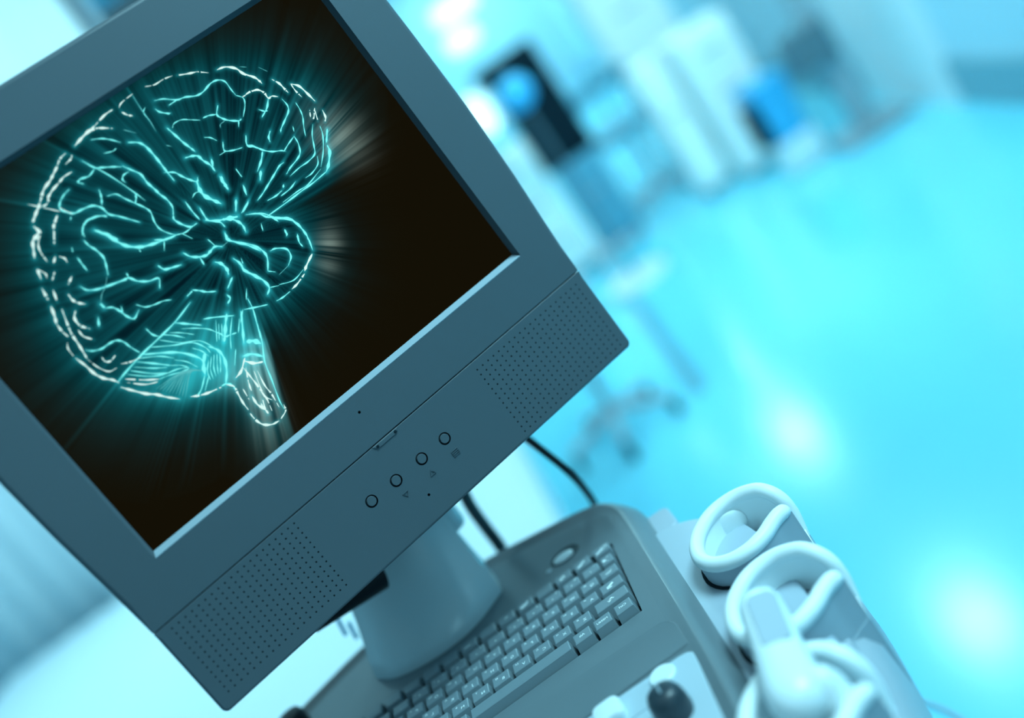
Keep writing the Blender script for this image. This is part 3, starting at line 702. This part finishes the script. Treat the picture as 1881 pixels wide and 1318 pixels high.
# keyboard
kb = obj('keyboard', *box((-.122, -.015, ZD - .0112), (.30, .13, .0012)), 'well', con)
def key(x1, x0, y, sc_=None, icons=(), rowh=.0122, name='key'):
    """x0..x1 and y..y-rowh is the top face; the skirt spreads out below"""
    zb = ZD - .0065
    def rect(a, b, c, d, z): return [(a, c, z), (b, c, z), (b, d, z), (a, d, z)]
    yb, yf = y + .0026, y - rowh - .0042
    T = rect(x0, x1, y - rowh, y, 0); e_ = .0005
    V, Fc = loft([rect(x0 - .0019, x1 + .0019, yf, yb, zb), rect(x0 - .0002, x1 + .0002, y - rowh - .0003, y + .0003, -.0003), rect(x0 + e_, x1 - e_, y - rowh + e_, y - e_, .0001)])
    mi = [0] * len(Fc)
    for t, size, fx, fy in (sc_ or ()):
        gv, gf = glyphs(t, size); cx = x0 + (x1 - x0) * fx; cy = y - rowh * fy; n = len(V)
        V += [(cx - px, cy + py, .00022) for px, py in gv]; Fc += [tuple(i + n for i in q) for q in gf]; mi += [1] * len(gf)
    for (ax, ay, bx_, by, wd) in icons:
        p = np.array([x0 + (x1 - x0) * ax, y - rowh * ay]); q = np.array([x0 + (x1 - x0) * bx_, y - rowh * by]); t = (q - p) / (np.linalg.norm(q - p) + 1e-9); s = np.array([-t[1], t[0]]) * wd / 2
        n = len(V); V += [(*(p + s), .00022), (*(p - s), .00022), (*(q - s), .00022), (*(q + s), .00022)]; Fc.append((n, n + 1, n + 2, n + 3)); mi.append(1)
    return obj(name, V, Fc, ['key', 'legend'], kb, mi=mi)
W_ = .0145; PT = .01905
LAT, CYR = .0046, .0032
def lc(a, b): return [(a, LAT, .66, .68), (b, CYR, .27, .32)]
ic = {0: [(.15, .78, .62, .50, .0022), (.5, .38, .85, .22, .0007), (.85, .22, .92, .45, .0007), (.92, .45, .55, .66, .0007)], 1: [(.2, .80, .50, .62, .0026), (.45, .58, .72, .38, .0020)], 2: [(.28, .72, .62, .55, .0034), (.35, .58, .60, .40, .0022)], 4: [(.15, .62, .55, .48, .0020), (.2, .80, .60, .65, .0020), (.62, .62, .70, .32, .0018)], 5: [(.42, .62, .52, .45, .0010), (.52, .45, .62, .55, .0010)], 7: [(.20, .66, .55, .66, .0013), (.5, .66, .64, .58, .0008)]}
for i in range(15):
    x1 = .0229 - (0 if i == 0 else .0198 + (i - 1) * .01935)
    if x1 - W_ < -.264: break
    key(x1, x1 - W_, .0390, icons=ic.get(i, ()))
key(.0206, .0110, .0192, icons=[(.1, .45, .4, .62, .0026), (.55, .25, .75, .25, .0006), (.5, .75, .6, .80, .0006)])
dg_ = ['1', '2', '3', '4', '5', '6', '7', '8', '9', '0', '-', '=']; sh_ = ['!', '@', '#', '$', '%', '^', '&', '*', '(', ')', '_', '+']; s3 = ["'", '<', '-', '.', '/', ':', ',', '"', ')', '(', ' ', ' ']
for i in range(12):
    x1 = .0069 - i * PT; key(x1, x1 - W_, .0192, [(dg_[i], .0034, .48, .72), (sh_[i], .0028, .80, .22), (s3[i], .0026, .22, .42)])
key(.0069 - 12 * PT, -.262, .0192, icons=[(.3, .5, .7, .5, .001)])
key(.0195, .0045, .0000, icons=[(.28, .62, .72, .50, .0007), (.33, .76, .66, .66, .0006)])
LQ = list('QWERTYUIOP[]'); CQ = list('ЙЦУКЕНГШЩЗХЪ')
for i in range(12):
    x1 = .0004 - i * PT; key(x1, x1 - W_, .0002, lc(LQ[i], CQ[i]))
key(.0004 - 12 * PT, -.262, .0002, icons=[(.3, .5, .7, .5, .001)])
key(.0181, -.0007, -.0195, [('', .004, .5, .5)], icons=[(.35, .62, .62, .38, .0024), (.30, .78, .52, .74, .0012), (.30, .78, .32, .5, .0010)])
LA = list("ASDFGHJKL;'"); CA = list('ФЫВАПРОЛДЖЭ')
for i in range(11):
    x1 = -.0050 - i * PT; key(x1, x1 - W_, -.0193, lc(LA[i], CA[i]))
key(-.0050 - 11 * PT, -.262, -.0193, icons=[(.4, .5, .6, .5, .001)])
key(.0174, -.0108, -.0379, icons=[(.40, .66, .56, .42, .0026), (.38, .55, .60, .55, .0010)])
LZ = list('ZXCVBNM,./'); CZ = list('ЯЧСМИТЬБЮ.')
for i in range(10):
    x1 = -.0165 - i * PT; key(x1, x1 - W_, -.0381, lc(LZ[i], CZ[i]))
key(-.0165 - 10 * PT, -.262, -.0381, icons=[(.5, .62, .5, .42, .002)])
key(.0156, .0017, -.0568, [('Ctrl', .0040, .5, .46)])
key(-.0031, -.0172, -.0568, [('MENU', .0036, .5, .52)])
key(-.0215, -.0358, -.0568, [('Alt', .0040, .5, .50)])
key(-.0405, -.1298, -.0568, name='space_bar')
for i in range(6):
    x1 = -.1345 - i * PT * 1.1; key(x1, x1 - .0155, -.0568)
# oval power button in its dish, small lamp beside it
dish = obj('power_dish', *loft([[(-.0145 + a * math.cos(t), .0775 + b * math.sin(t), ZD + h) for t in np.linspace(0, 2 * math.pi, 33)[:-1]] for a, b, h in ((.0150, .0120, .0002), (.0135, .0105, .0008), (.0120, .0092, -.0002))]), 'well', con, smooth=True)
obj('power_button', *loft([[(-.0165 + a * math.cos(t), .0735 + b * math.sin(t), ZD + h) for t in np.linspace(0, 2 * math.pi, 33)[:-1]] for a, b, h in ((.0100, .0068, -.0001), (.0098, .0066, .0020), (.0080, .0050, .0030))]), 'white', con, smooth=True)
v, f = disc((-.0335, .069, ZD - .0002), .0028, (1, 0, 0), (0, 1, 0), 16, h=.0010); obj('indicator_lamp', v, f, 'pale', con, smooth=True)
# controls on the pale panel
ZP = ZD + .0012
v, f = disc((.0085, -.1575, ZP), .0098, (1, 0, 0), (0, 1, 0), 28, h=.0022, r2=.0088); rb_ = obj('round_button', v, f, 'white', panel, smooth=True)
v, f = disc((.0030, -.1620, ZP + .0021), .0012, (1, 0, 0), (0, 1, 0), 10, h=.0004); obj('button_dot', v, f, 'steel', rb_) if False else None
def lathe(c, prof, n=32, sx=1.0, tilt=(0, 0)):
    rings = []
    for r, h in prof: rings.append([(c[0] + r * math.cos(2 * math.pi * k / n) * sx + tilt[0] * h, c[1] + r * math.sin(2 * math.pi * k / n) + tilt[1] * h, c[2] + h) for k in range(n)])
    return loft(rings)
kn = obj('rotary_knob', *lathe((.0045, -.1990, ZP), [(.0120, 0), (.0128, .003), (.0126, .010), (.0118, .0155), (.0098, .0195), (.006, .0212), (.001, .0216)]), 'knob', panel, smooth=True, ang=.9)
obj('knob_pointer', *box((.0045, -.1970, ZP + .0205), (.0014, .0110, .0014)), 'steel', panel, bevel=.0003)
obj('slider_track', *loft([[(x, y, ZP - .0001) for x, y in rounded(-.105, -.176, .002, -.152, .012, 8)], [(x, y, ZP + .0005) for x, y in rounded(-.105, -.176, .002, -.152, .012, 8)], [(x, y, ZP + .0002) for x, y in offset(rounded(-.105, -.176, .002, -.152, .012, 8), -.0010)]]), 'pale', panel, smooth=True)
obj('slider_cap', *loft([[(x, y, ZP + h) for x, y in rounded(-.0440 - g, -.1720 - g, -.0235 + g, -.1520 + g, .005, 5)] for g, h in ((0, 0), (.0002, .006), (-.0008, .0078), (-.0035, .0085))]), 'white', panel, smooth=True)
v, f = lathe((-.305, .108, ZD), [(.014, 0), (.014, .012), (.012, .016), (.002, .018)]); obj('joystick_knob', v, f, 'dark', con, smooth=True, ang=.9)
# light side body, rear ledge and tab, pedestal
sb = [(.02, -.46), (.085, -.46), (.095, -.30), (.112, -.20), (.122, -.10), (.122, -.045), (.1135, -.014), (.100, .008), (.086, .022), (.070, .030), (.02, .036)]
sb = [tuple(p[:2]) for p in smoothpath([(x, y, 0) for x, y in sb], 4)]
side = obj('side_body', *loft([[(x, y, ZD + h + ((.055 - x) * .02)) for x, y in offset(sb, g)] for g, h in ((-.004, -.0095), (-.001, -.0108), (0, -.0135), (0, -.030))]), 'light', con, smooth=True, ang=.5)
sb2 = offset(sb, .006)
obj('lower_body', *loft([[(x, y, ZD - h) for x, y in offset(sb2, g)] for g, h in ((-.004, .0215), (0, .0235), (.002, .028), (.002, .12), (-.03, .20))]), 'side', con, smooth=True, ang=.5)
obj('rear_tab', *loft([[(x, y, ZD + z) for x, y in rounded(.050, .030, .082, .068, .006, 4)] for z in (-.06, -.014)] + [[(x, y, ZD - .0125) for x, y in rounded(.0515, .0315, .0805, .0665, .005, 4)]]), 'light', con, smooth=True, ang=.6)
obj('deck_body', *loft([[(x, y, z) for x, y in offset(deck_o, g)] for g, z in ((.0178, ZD - .049), (.010, ZD - .08), (-.03, ZD - .13))], True, True), 'side', con, smooth=True)
obj('pedestal', *loft([[(x, y, z) for x, y in rounded(-.30 + g, -.30 + g, .09 - g, .12 - g, .03, 5)] for g, z in ((0, ZD - .12), (.02, -.30), (.03, FZ + .16), (-.02, FZ + .12), (-.03, FZ + .06))]), 'light', con, smooth=True)
for cx, cy in ((-.27, -.27), (.06, -.27), (-.27, .09), (.06, .09)):
    v, f = tube([(cx - .02, cy, FZ + .045), (cx + .02, cy, FZ + .045)], .045, 20); obj('caster_wheel', v, f, 'dark', con, smooth=True)
# ------------------------------------------------------------------ probe holders
RIM = [(.1480, -.0640, -.040), (.1500, -.0620, -.031), (.1518, -.0595, -.020), (.1510, -.0565, -.008), (.1465, -.0500, 0), (.1395, -.0400, .002), (.1245, -.0310, .002), (.1052, -.0320, .002), (.0890, -.0435, .002), (.0790, -.0595, .002), (.0755, -.0779, .002), (.0802, -.0935, .002), (.0914, -.1035, .002), (.1059, -.1062, .002), (.1201, -.1020, .002), (.1312, -.0945, .002), (.1394, -.0905, .002), (.1438, -.0885, 0), (.1465, -.0875, -.006)]
def open_offset(P, d):
    out = []
    for i, p in enumerate(P):
        t = P[min(i + 1, len(P) - 1)] - P[max(i - 1, 0)]; t = t / (np.linalg.norm(t) + 1e-9); out.append((p[0] - (-t[1]) * d, p[1] - t[0] * d))
    return out
def holder(dx, dy, dz, k=1.0):
    """cup with a slot on its outer side; the thick rim dips down the far cheek of the slot"""
    path = [(.1095 + (x - .1095) * k + dx, -.068 + (y + .068) * k + dy, z + dz) for x, y, z in RIM]
    core = smoothpath([(x, y, 0) for x, y, z in path[3:]], 3); core = [np.array(p[:2]) for p in core]
    # the path runs anti-clockwise (seen from above), so its right-hand side is outside
    lv = [(-.001, 0), (-.02, 0), (-.05, .001), (-.09, 0), (-.16, -.010)]
    out = [[(x, y, z + dz) for x, y in open_offset(core, .0042 + g)] for z, g in lv]; inn = [[(x, y, z + dz) for x, y in open_offset(core, -.0042 + g)] for z, g in lv[:4]]
    V, Fc = loft(out, False, False, closed=False); n = len(V); m = len(core)
    v, f = loft(inn, False, False, closed=False); V += v; mi = [0] * len(Fc) + [1] * len(f); Fc += [tuple(i + n for i in q) for q in f]
    for q in range(3):
        for e_ in (0, m - 1): Fc.append((q * m + e_, (q + 1) * m + e_, n + (q + 1) * m + e_, n + q * m + e_)); mi.append(0)
    nb = len(V); full = [tuple(p) for p in core]
    v, f = loft([[(x, y, z + dz) for x, y in open_offset([np.array(p) for p in full], g)] for z, g in ((-.034, .0048), (-.09, .0043), (-.16, -.0055))], False, True); V += v; mi += [0] * len(f); Fc += [tuple(i + nb for i in q) for q in f]
    nb = len(V); v, f = loft([[(x, y, z + dz) for x, y in open_offset([np.array(p) for p in full], g)] for z, g in ((-.034, .0048), (-.0335, -.004), (-.100, -.0045), (-.104, -.012))], False, True); V += v; mi += [1] * len(f); Fc += [tuple(i + nb for i in q) for q in f]
    h = obj('probe_holder', V, Fc, ['side', 'rim'], con, smooth=True, mi=mi, ang=.8)
    ks = [i_ for i_, q_ in enumerate(core) if q_[0] - dx < .110 and q_[1] - dy < -.05]; sec = core[ks[0]:ks[-1] + 1]
    ga, gb = open_offset(sec, .0035), open_offset(sec, .0068); gl = ga + gb[::-1]
    obj('holder_shadow', *loft([[(x, y, ZD - .0100) for x, y in gl], [(x, y, ZD - .0090) for x, y in gl]]), 'hole_and_shadow', h)  # dark slab painting the contact shadow beside the cup
    P = smoothpath(path, 4); nP = len(P); rr = [.0058 * min(1, .35 + (nP - 1 - i) / 7.0) for i in range(nP)]
    obj('holder_rim', *tube(P, rr, 14), 'rim', h, smooth=True, ang=1.4)
    if dy < -.01: return h
    bm = bmesh.new(); bmesh.ops.create_icosphere(bm, subdivisions=3, radius=1.0)
    V = [(path[7][0] + .006 + v.co.x * .014 * k, path[7][1] - .0035 + v.co.y * .0020, dz - .014 + v.co.z * .012) for v in bm.verts]; Fc = [tuple(v.index for v in f_.verts) for f_ in bm.faces]; bm.free()
    obj('holder_pad', V, Fc, 'rim', h, smooth=True, ang=2)
    return h
holder(0, 0, 0)
holder(-.0105, -.1000, 0)
holder(-.0440, -.1975, 0)
fo = [tuple(p[:2]) for p in smoothpath([(x, y, 0) for x, y in [(.085, -.48), (.100, -.38), (.108, -.30), (.132, -.20), (.146, -.13), (.1510, -.085), (.1515, -.060), (.144, -.050), (.12, -.050), (.09, -.06), (.06, -.12), (.05, -.48)]], 4)]
obj('holder_fairing', *loft([[(x, y, z) for x, y in offset(fo, g)] for z, g in ((-.030, -.018), (-.040, -.006), (-.055, .001), (-.10, .0035), (-.15, 0), (-.18, -.006), (-.20, -.014), (-.215, -.03))]), 'side', con, smooth=True, ang=.7)
# ------------------------------------------------------------------ probe lying in the middle holder
def probe():
    A = at(1392, 1098, .628); B = at(1458, 1262, .562); ax = Vector(B - A).normalized(); view = Vector(CAM - (A + B) / 2).normalized()
    sd = ax.cross(view).normalized(); nrm = sd.cross(ax).normalized(); L = (Vector(B) - Vector(A)).length
    O = Vector(A); base = empty('ultrasound_probe', tuple(O), 'white hand-held ultrasound probe with a pale grip window, lying across the middle holder', 'ultrasound probe')
    prof = [(-.004, .006, .004), (.0, .0105, .0075), (.006, .0130, .0095), (.02, .0142, .0105), (.04, .0148, .0115), (.055, .0158, .0125), (.068, .0172, .0140), (.078, .0168, .0140), (.086, .0135, .0120), (.091, .0080, .0075), (.0925, .002, .002)]
    k = L / .070
    rings = [[O + ax * t * k + sd * math.copysign(abs(math.cos(q)) ** .8, math.cos(q)) * a_ + nrm * math.copysign(abs(math.sin(q)) ** .8, math.sin(q)) * b_ for q in np.linspace(0, 2 * math.pi, 33)[:-1]] for t, a_, b_ in prof]
    obj('probe_body', *loft(rings), 'white', base, smooth=True, ang=2)
    wn = rounded(-.0105, .006 * k, .0080, .048 * k, [.006, .004, .004, .006], 6)
    obj('grip_window', *loft([[O + ax * y + sd * x + nrm * (.0080 + .05 * y) for x, y in wn], [O + ax * y + sd * x + nrm * (.0104 + .035 * y) for x, y in offset(wn, -.0008)]]), 'light', base, smooth=True)
    P = [O + ax * .0 , Vector(at(1392, 1150, .70)), Vector(at(1395, 1225, .70)), Vector(at(1412, 1270, .675)), Vector(at(1440, 1330, .65)), Vector(at(1480, 1400, .64))]
    obj('probe_cable', *tube(smoothpath(P, 8), .0042, 12), 'greycable', base, smooth=True)
probe()
def probe2():
    O = Vector(at(1535, 1292, .555)); t = empty('ultrasound_probe', tuple(O), 'second white probe standing in the nearest holder, at the lower edge of the photo', 'ultrasound probe')
    ax = Vector((-.05, .25, .97)).normalized(); sd = ax.cross(Vector((0, 1, 0))).normalized(); nr = sd.cross(ax).normalized()
    pf = [(-.07, .009, .008), (-.02, .0125, .011), (.0, .0135, .012), (.012, .0125, .011), (.020, .009, .008), (.023, .003, .003)]
    obj('probe_body', *loft([[O + ax * h + sd * math.cos(q) * a_ + nr * math.sin(q) * b_ for q in np.linspace(0, 2 * math.pi, 29)[:-1]] for h, a_, b_ in pf]), 'white', t, smooth=True, ang=2)
probe2()
# ------------------------------------------------------------------ cables
def cable(name, P, r, m, label, cat='cable', group=None):
    P = smoothpath(P, 8); v, f = tube(P, r, 12); return tag(obj(name, v, f, m, smooth=True), label, cat, group)
cable('monitor_cable', [at(935, 780, .92), at(985, 818, .93), at(1040, 862, .94), at(1070, 893, .965), at(1092, 925, 1.0), at(1105, 955, 1.04), at(1112, 1000, 1.08)], .0036, 'cable', 'black cable curving down from the right of the monitor to behind the console corner')
cable('monitor_cable', [at(835, 870, .96), at(862, 925, 1.0), at(890, 965, 1.03), at(918, 1002, 1.05), at(940, 1040, 1.08)], .0062, 'cable', 'thick black cable running down right beside the glossy monitor stand')
cable('floor_cable', [at(1600, 1290, 1.15), at(1660, 1286, 1.12), at(1710, 1294, 1.1), at(1750, 1312, 1.08), at(1800, 1345, 1.05), at(1850, 1400, 1.02)], .0030, 'greycable', 'thin blue grey cable arcing past the lowest probe holder')
for i, (u, v_, l_) in enumerate(((628, 1152, .010), (648, 1158, .016))):
    p = at(u - 8, v_ - 16, .97); q = at(u + 8, v_ + 14, .97)
    cable('cable_tie', [p, (np.array(p) + q) / 2 + np.array([0, 0, .001]), q], .0020, 'blue', ['shorter blue cable tie end under the left rear of the monitor', 'longer blue cable tie end beside the stand under the monitor'][i], 'cable tie')
# ------------------------------------------------------------------ things in the hall, far out of focus
def cart(name, u, v, wd, dp, ht, m, label, cat, rz=-A6, top=None, knob=True, group=None, drawers=3):
    p = onz(u, v, FZ); t = empty(name, (p[0], p[1], FZ), label, cat, group)
    obj('body', *box((p[0], p[1], FZ + .05), (wd, dp, ht - .05), rz), m, t, bevel=.01)
    k, q = math.cos(rz), math.sin(rz)
    for sx_ in (-1, 1):
        for sy_2 in (-1, 1):
            x, y = sx_ * (wd / 2 - .03), sy_2 * (dp / 2 - .03); X, Y = p[0] + x * k - y * q, p[1] + x * q + y * k
            obj('wheel', *tube([(X - .012, Y, FZ + .026), (X + .012, Y, FZ + .026)], .026, 14), 'steel', t, smooth=True)
    for i in range(drawers):
        h = (ht - .14) / drawers; y = -dp / 2 - .006; X, Y = p[0] - y * q, p[1] + y * k
        d = obj('drawer', *box((X, Y, FZ + .10 + i * h), (wd * .9, .012, h * .9), rz), m, t, bevel=.003)
        y -= .012; X, Y = p[0] - y * q, p[1] + y * k
        obj('handle', *box((X, Y, FZ + .10 + i * h + h * .6), (wd * .4, .012, .015), rz), 'steel', d)
    return t, p
# tall black tower on a blue base
t, p = cart('equipment_tower', 1150, 440, .26, .30, .56, 'bluebody', 'tall narrow equipment tower, black upper half over a blue grey base', 'equipment tower', drawers=1)
obj('black_cabinet', *box((p[0] - .01, p[1], FZ + .56), (.32, .28, .66), -A6), 'blackbody', t, bevel=.02)
obj('top_arm', *box((p[0] - .09, p[1], FZ + 1.14), (.26, .14, .08), -A6), 'blackbody', t, bevel=.01)
q_ = at(948, 172, 4.7); b = bmesh.new(); bmesh.ops.create_icosphere(b, subdivisions=3, radius=.085); me = bpy.data.meshes.new('lamp_head'); b.to_mesh(me); b.free()
bl = empty('blue_lamp', (q_[0], q_[1], FZ), 'round blue lamp head on a thin stand in front of the black tower', 'lamp')
me.materials.append(MT['blue']); me.transform(Matrix.Translation((0, 0, q_[2] - FZ))); me.polygons.foreach_set('use_smooth', [True] * len(me.polygons)); o = bpy.data.objects.new('lamp_head', me); COL.objects.link(o); o.parent = bl
obj('pole', *tube([(q_[0], q_[1], FZ + .02), (q_[0], q_[1], q_[2])], .010, 10), 'darkgrey', bl, smooth=True)
v, f = disc((q_[0], q_[1], FZ), .16, (1, 0, 0), (0, 1, 0), 20, h=.03); obj('base', v, f, 'white', bl, smooth=True)
# white cabinets and carts along the far left side and in the middle
cart('supply_cart', 1062, 498, .30, .34, .80, 'cabinet', 'narrow white supply cart nearest the monitor edge, left of the black tower', 'medical cart')
cart('storage_cabinet', 1290, 262, .46, .40, 1.5, 'cabinet', 'tall white cabinet behind the chair, right of the black tower', 'cabinet', drawers=4)
cart('supply_cart', 1408, 296, .30, .40, .80, 'cabinet', 'low white cart between the tall cabinet and the blue bin', 'medical cart')
cart('storage_locker', 1318, 348, .17, .22, .78, 'cabinet', 'small white locker standing between the chair and the low white cart', 'locker', drawers=1)
cart('storage_locker', 1262, 236, .30, .30, 1.35, 'cabinet', 'slim tall white locker farthest away, behind the black tower', 'locker', drawers=2)
# chair
pc = onz(1228, 352, FZ); ch = empty('office_chair', (pc[0], pc[1], FZ), 'blue grey office chair with curved back to the right of the black tower', 'chair')
obj('seat', *loft([[(pc[0] + x, pc[1] + y, FZ + z) for x, y in rounded(-.2, -.2, .2, .2, .08, 5)] for z in (.44, .50)]), 'bluebody', ch, smooth=True, ang=.6)
obj('backrest', *tube(smoothpath([(pc[0] - .2, pc[1] + .14, FZ + .72), (pc[0] - .1, pc[1] + .21, FZ + .74), (pc[0] + .1, pc[1] + .21, FZ + .74), (pc[0] + .2, pc[1] + .14, FZ + .72)], 5), .055, 12), 'bluebody', ch, smooth=True)
obj('gas_column', *tube([(pc[0], pc[1], FZ + .08), (pc[0], pc[1], FZ + .45)], .025, 12), 'steel', ch, smooth=True)
obj('back_support', *tube([(pc[0], pc[1] + .1, FZ + .45), (pc[0], pc[1] + .23, FZ + .55), (pc[0], pc[1] + .22, FZ + .74)], .015, 10), 'steel', ch, smooth=True)
for k in range(5):
    a = k * 2 * math.pi / 5; obj('foot', *tube([(pc[0], pc[1], FZ + .09), (pc[0] + .26 * math.cos(a), pc[1] + .26 * math.sin(a), FZ + .03)], .022, 10), 'steel', ch, smooth=True)
# grey column stand with its box, blue bin on white base
pp_ = onz(1600, 240, FZ); st2 = empty('equipment_stand', (pp_[0], pp_[1], FZ), 'thick grey upright stand carrying a dark grey box, near the right wall', 'equipment stand')
obj('column', *box((pp_[0], pp_[1], FZ + .03), (.09, .09, 1.55), -A6), 'steel', st2, bevel=.01)
obj('foot_plate', *box((pp_[0], pp_[1], FZ), (.34, .30, .04), -A6), 'steel', st2, bevel=.01)
hz = at(1545, 75, 4.25); obj('control_box', *box((hz[0] + .0, pp_[1] - .02, hz[2] - .09), (.20, .16, .18), -A6), 'darkgrey', st2, bevel=.01)
pb = onz(1478, 300, FZ); bn = empty('waste_bin', (pb[0], pb[1], FZ), 'bright blue bin with dark side on a white base, left of the grey stand', 'bin')
obj('bin_base', *box((pb[0], pb[1], FZ), (.20, .24, .16), -A6), 'white', bn, bevel=.02)
obj('bin_body', *loft([[(pb[0] + x, pb[1] + y, FZ + z) for x, y in rounded(-a, -a * 1.2, a, a * 1.2, .02, 4)] for a, z in ((.080, .161), (.095, .45), (.098, .46))]), 'blue', bn, smooth=True, ang=.6)
obj('dark_side', *box((pb[0] - .115, pb[1] - .02, FZ + .17), (.03, .16, .22), 0), 'blackbody', bn, bevel=.005)  # black slab forming the dark left side of the bin
# pale door on the right wall
tag(hall_slab('door_1', 1.80, 1.85, 3.55, 4.45, FZ, FZ + 2.05, 'white'), kind='structure')
# dark strip along the floor
def strip(u0, v0, u1, v1, wd):
    a, b = onz(u0, v0, FZ), onz(u1, v1, FZ); d = (b - a)[:2]; L = np.linalg.norm(d); d /= L; s = np.array([-d[1], d[0]]) * wd / 2
    r0 = [tuple(a[:2] + s), tuple(a[:2] - s), tuple(b[:2] - s), tuple(b[:2] + s)]
    return loft([[(x, y, FZ) for x, y in r0], [(x, y, FZ + .006) for x, y in r0]])
tag(obj('floor_strip_1', *strip(1288, 718, 1080, 440, .05), 'bluebody'), kind='structure')
# stool leg with a dark caster on the left
pw = onz(1120, 838, FZ); sl = empty('rolling_stool', (pw[0] + .10, pw[1], FZ), 'round rolling stool half hidden behind the monitor corner', 'stool')
obj('seat', *lathe((pw[0] + .10, pw[1] + .05, FZ + .50), [(.15, 0), (.17, .02), (.17, .05), (.15, .065), (.01, .07)]), 'light', sl, smooth=True, ang=.8)
obj('column', *tube([(pw[0] + .10, pw[1] + .05, FZ + .1), (pw[0] + .10, pw[1] + .05, FZ + .5)], .02, 12), 'steel', sl, smooth=True)
for k in range(5):
    a = -.5 + k * 2 * math.pi / 5; e1 = (pw[0] + .10 + .2 * math.cos(a), pw[1] + .05 + .2 * math.sin(a))
    lg = obj('leg', *tube([(pw[0] + .10, pw[1] + .05, FZ + .11), (e1[0], e1[1], FZ + .07)], .016, 10), 'steel', sl, smooth=True)
    obj('caster', *tube([(e1[0] - .012, e1[1], FZ + .03), (e1[0] + .012, e1[1], FZ + .03)], .03, 12), 'blackbody', lg, smooth=True)
# examination couch on the left
ex0, ey0, ex1, ey1, ezt = -1.75, .45, -.055, 2.22, -.30
co = empty('examination_couch', (-.9, 1.34, FZ), 'wide examination couch under a white sheet, left behind the monitor', 'couch')
obj('mattress', *loft([[(x, y, z) for x, y in rounded(ex0 + g, ey0 + g, ex1 - g, ey1 - g, .05, 5)] for g, z in ((0, ezt - .14), (0, ezt - .02), (.02, ezt))]), 'sheet', co, smooth=True, ang=.7)
obj('frame', *box((-.9, 1.34, ezt - .22), (1.6, 1.7, .08)), 'white', co, bevel=.01)
for x, y in ((-1.6, .6), (-.17, .6), (-1.6, 2.1), (-.17, 2.1)): obj('leg', *box((x, y, FZ), (.05, .05, ezt - .22 - FZ)), 'white', co, bevel=.005)
# pleated curtain behind the couch, hanging from a rail
cur = empty('privacy_curtain', (-1.3, 2.36, FZ), 'pale pleated curtain behind the couch, filling the far left of the photo', 'curtain')
cx_ = np.linspace(-.395, -2.02, 160); cyy = 2.36 + .007 * np.sin(np.arange(160) * .62) + 0.006 * np.sin(np.arange(160) * .23)
cv, cf = loft([[(x, y, z) for x, y in zip(cx_, cyy)] for z in (-.88, .2, 1.35)], False, False, closed=False)
o = obj('cloth', cv, cf, 'sheet', cur, smooth=True, ang=3); sm_ = o.modifiers.new('thickness', 'SOLIDIFY'); sm_.thickness = .002
obj('rail', *tube([(-.33, 2.36, 1.37), (-2.05, 2.36, 1.37)], .015, 10), 'steel', cur, smooth=True)
for x in (-.35, -2.03): obj('post', *tube([(x, 2.36, FZ), (x, 2.36, 1.37)], .014, 10), 'steel', cur, smooth=True)
# wall lamps high at the far left, ceiling lights down the hall
def lamp_thing(name, c, size, label, cat, rz=-A6, group=None):
    t = empty(name, c, label, cat, group)
    obj('housing', *box((c[0], c[1], c[2]), (size[0] + .04, size[1] + .04, .05), rz), 'white', t, bevel=.01)
    obj('diffuser', *box((c[0], c[1], c[2] - .012), (size[0], size[1], .012), rz), 'lamp', t)
    return t
for (u, v_), r_, nm in zip(((1465, 800), (1800, 1140), (1340, 690), (1240, 600), (1170, 520)), (.28, .28, .34, .42, .5), ('oblong glow above the holders', 'broad glow at lower right', 'third glow from the bottom', 'fourth glow from the bottom', 'glow beside the monitor corner')):
    g = onz(u, v_, FZ); k = (CAM[2] - FZ + 2.9) / (CAM[2] - FZ); x, y = CAM[0] + (g[0] - CAM[0]) * k, CAM[1] + (g[1] - CAM[1]) * k
    lamp_thing('ceiling_and_added_light', (x, y, 1.95), (r_ * 1.2, r_ * 1.6), 'flat ceiling light mirrored in the floor as the ' + nm, 'ceiling light', group='ceiling lights reflected in the floor')
lamp_thing('ceiling_and_added_light', (.95, 2.7, 1.95), (.4, .4), 'added overhead lamp out of view, put in for highlights on the console edges', 'ceiling light')  # lamp added out of view for glints on ridges and key edges
for i, (u, v_, d, sx_, sz_) in enumerate(((835, 14, 5.0, .24, .09), (850, 72, 5.0, .17, .10), (885, 212, 5.0, .12, .20))):
    c = at(u, v_, d); t = empty('wall_lamp', tuple(c), ['upper of two long bright wall lamps', 'lower of two long bright wall lamps', 'rounded bright lamp close to the monitor edge'][i] + ', far left in the hall', 'lamp')
    obj('lamp_glass', *loft([[(c[0] + x, c[1] + y, c[2] + z) for x, z in rounded(-sx_ / 2, -sz_ / 2, sx_ / 2, sz_ / 2, min(sx_, sz_) * .45, 6)] for y in (0, .05)]), 'pane', t)
    obj('back_plate', *loft([[(c[0] + x, c[1] + y, c[2] + z) for x, z in rounded(-sx_ / 2 - .01, -sz_ / 2 - .01, sx_ / 2 + .01, sz_ / 2 + .01, min(sx_, sz_) * .45, 6)] for y in (.0501, .08)]), 'white', t)

wc = at(215, -35, 3.6); t = empty('wall_cabinet', tuple(wc), 'blurred blue grey wall cabinet above the upper left monitor edge', 'cabinet')
obj('cabinet_body', *box((wc[0], wc[1], wc[2] - .02), (.28, .25, .5), -A6), 'bluebody', t, bevel=.01)
obj('door', *box((wc[0], wc[1] - .135, wc[2]), (.25, .015, .46), -A6), 'bluebody', t, bevel=.004)
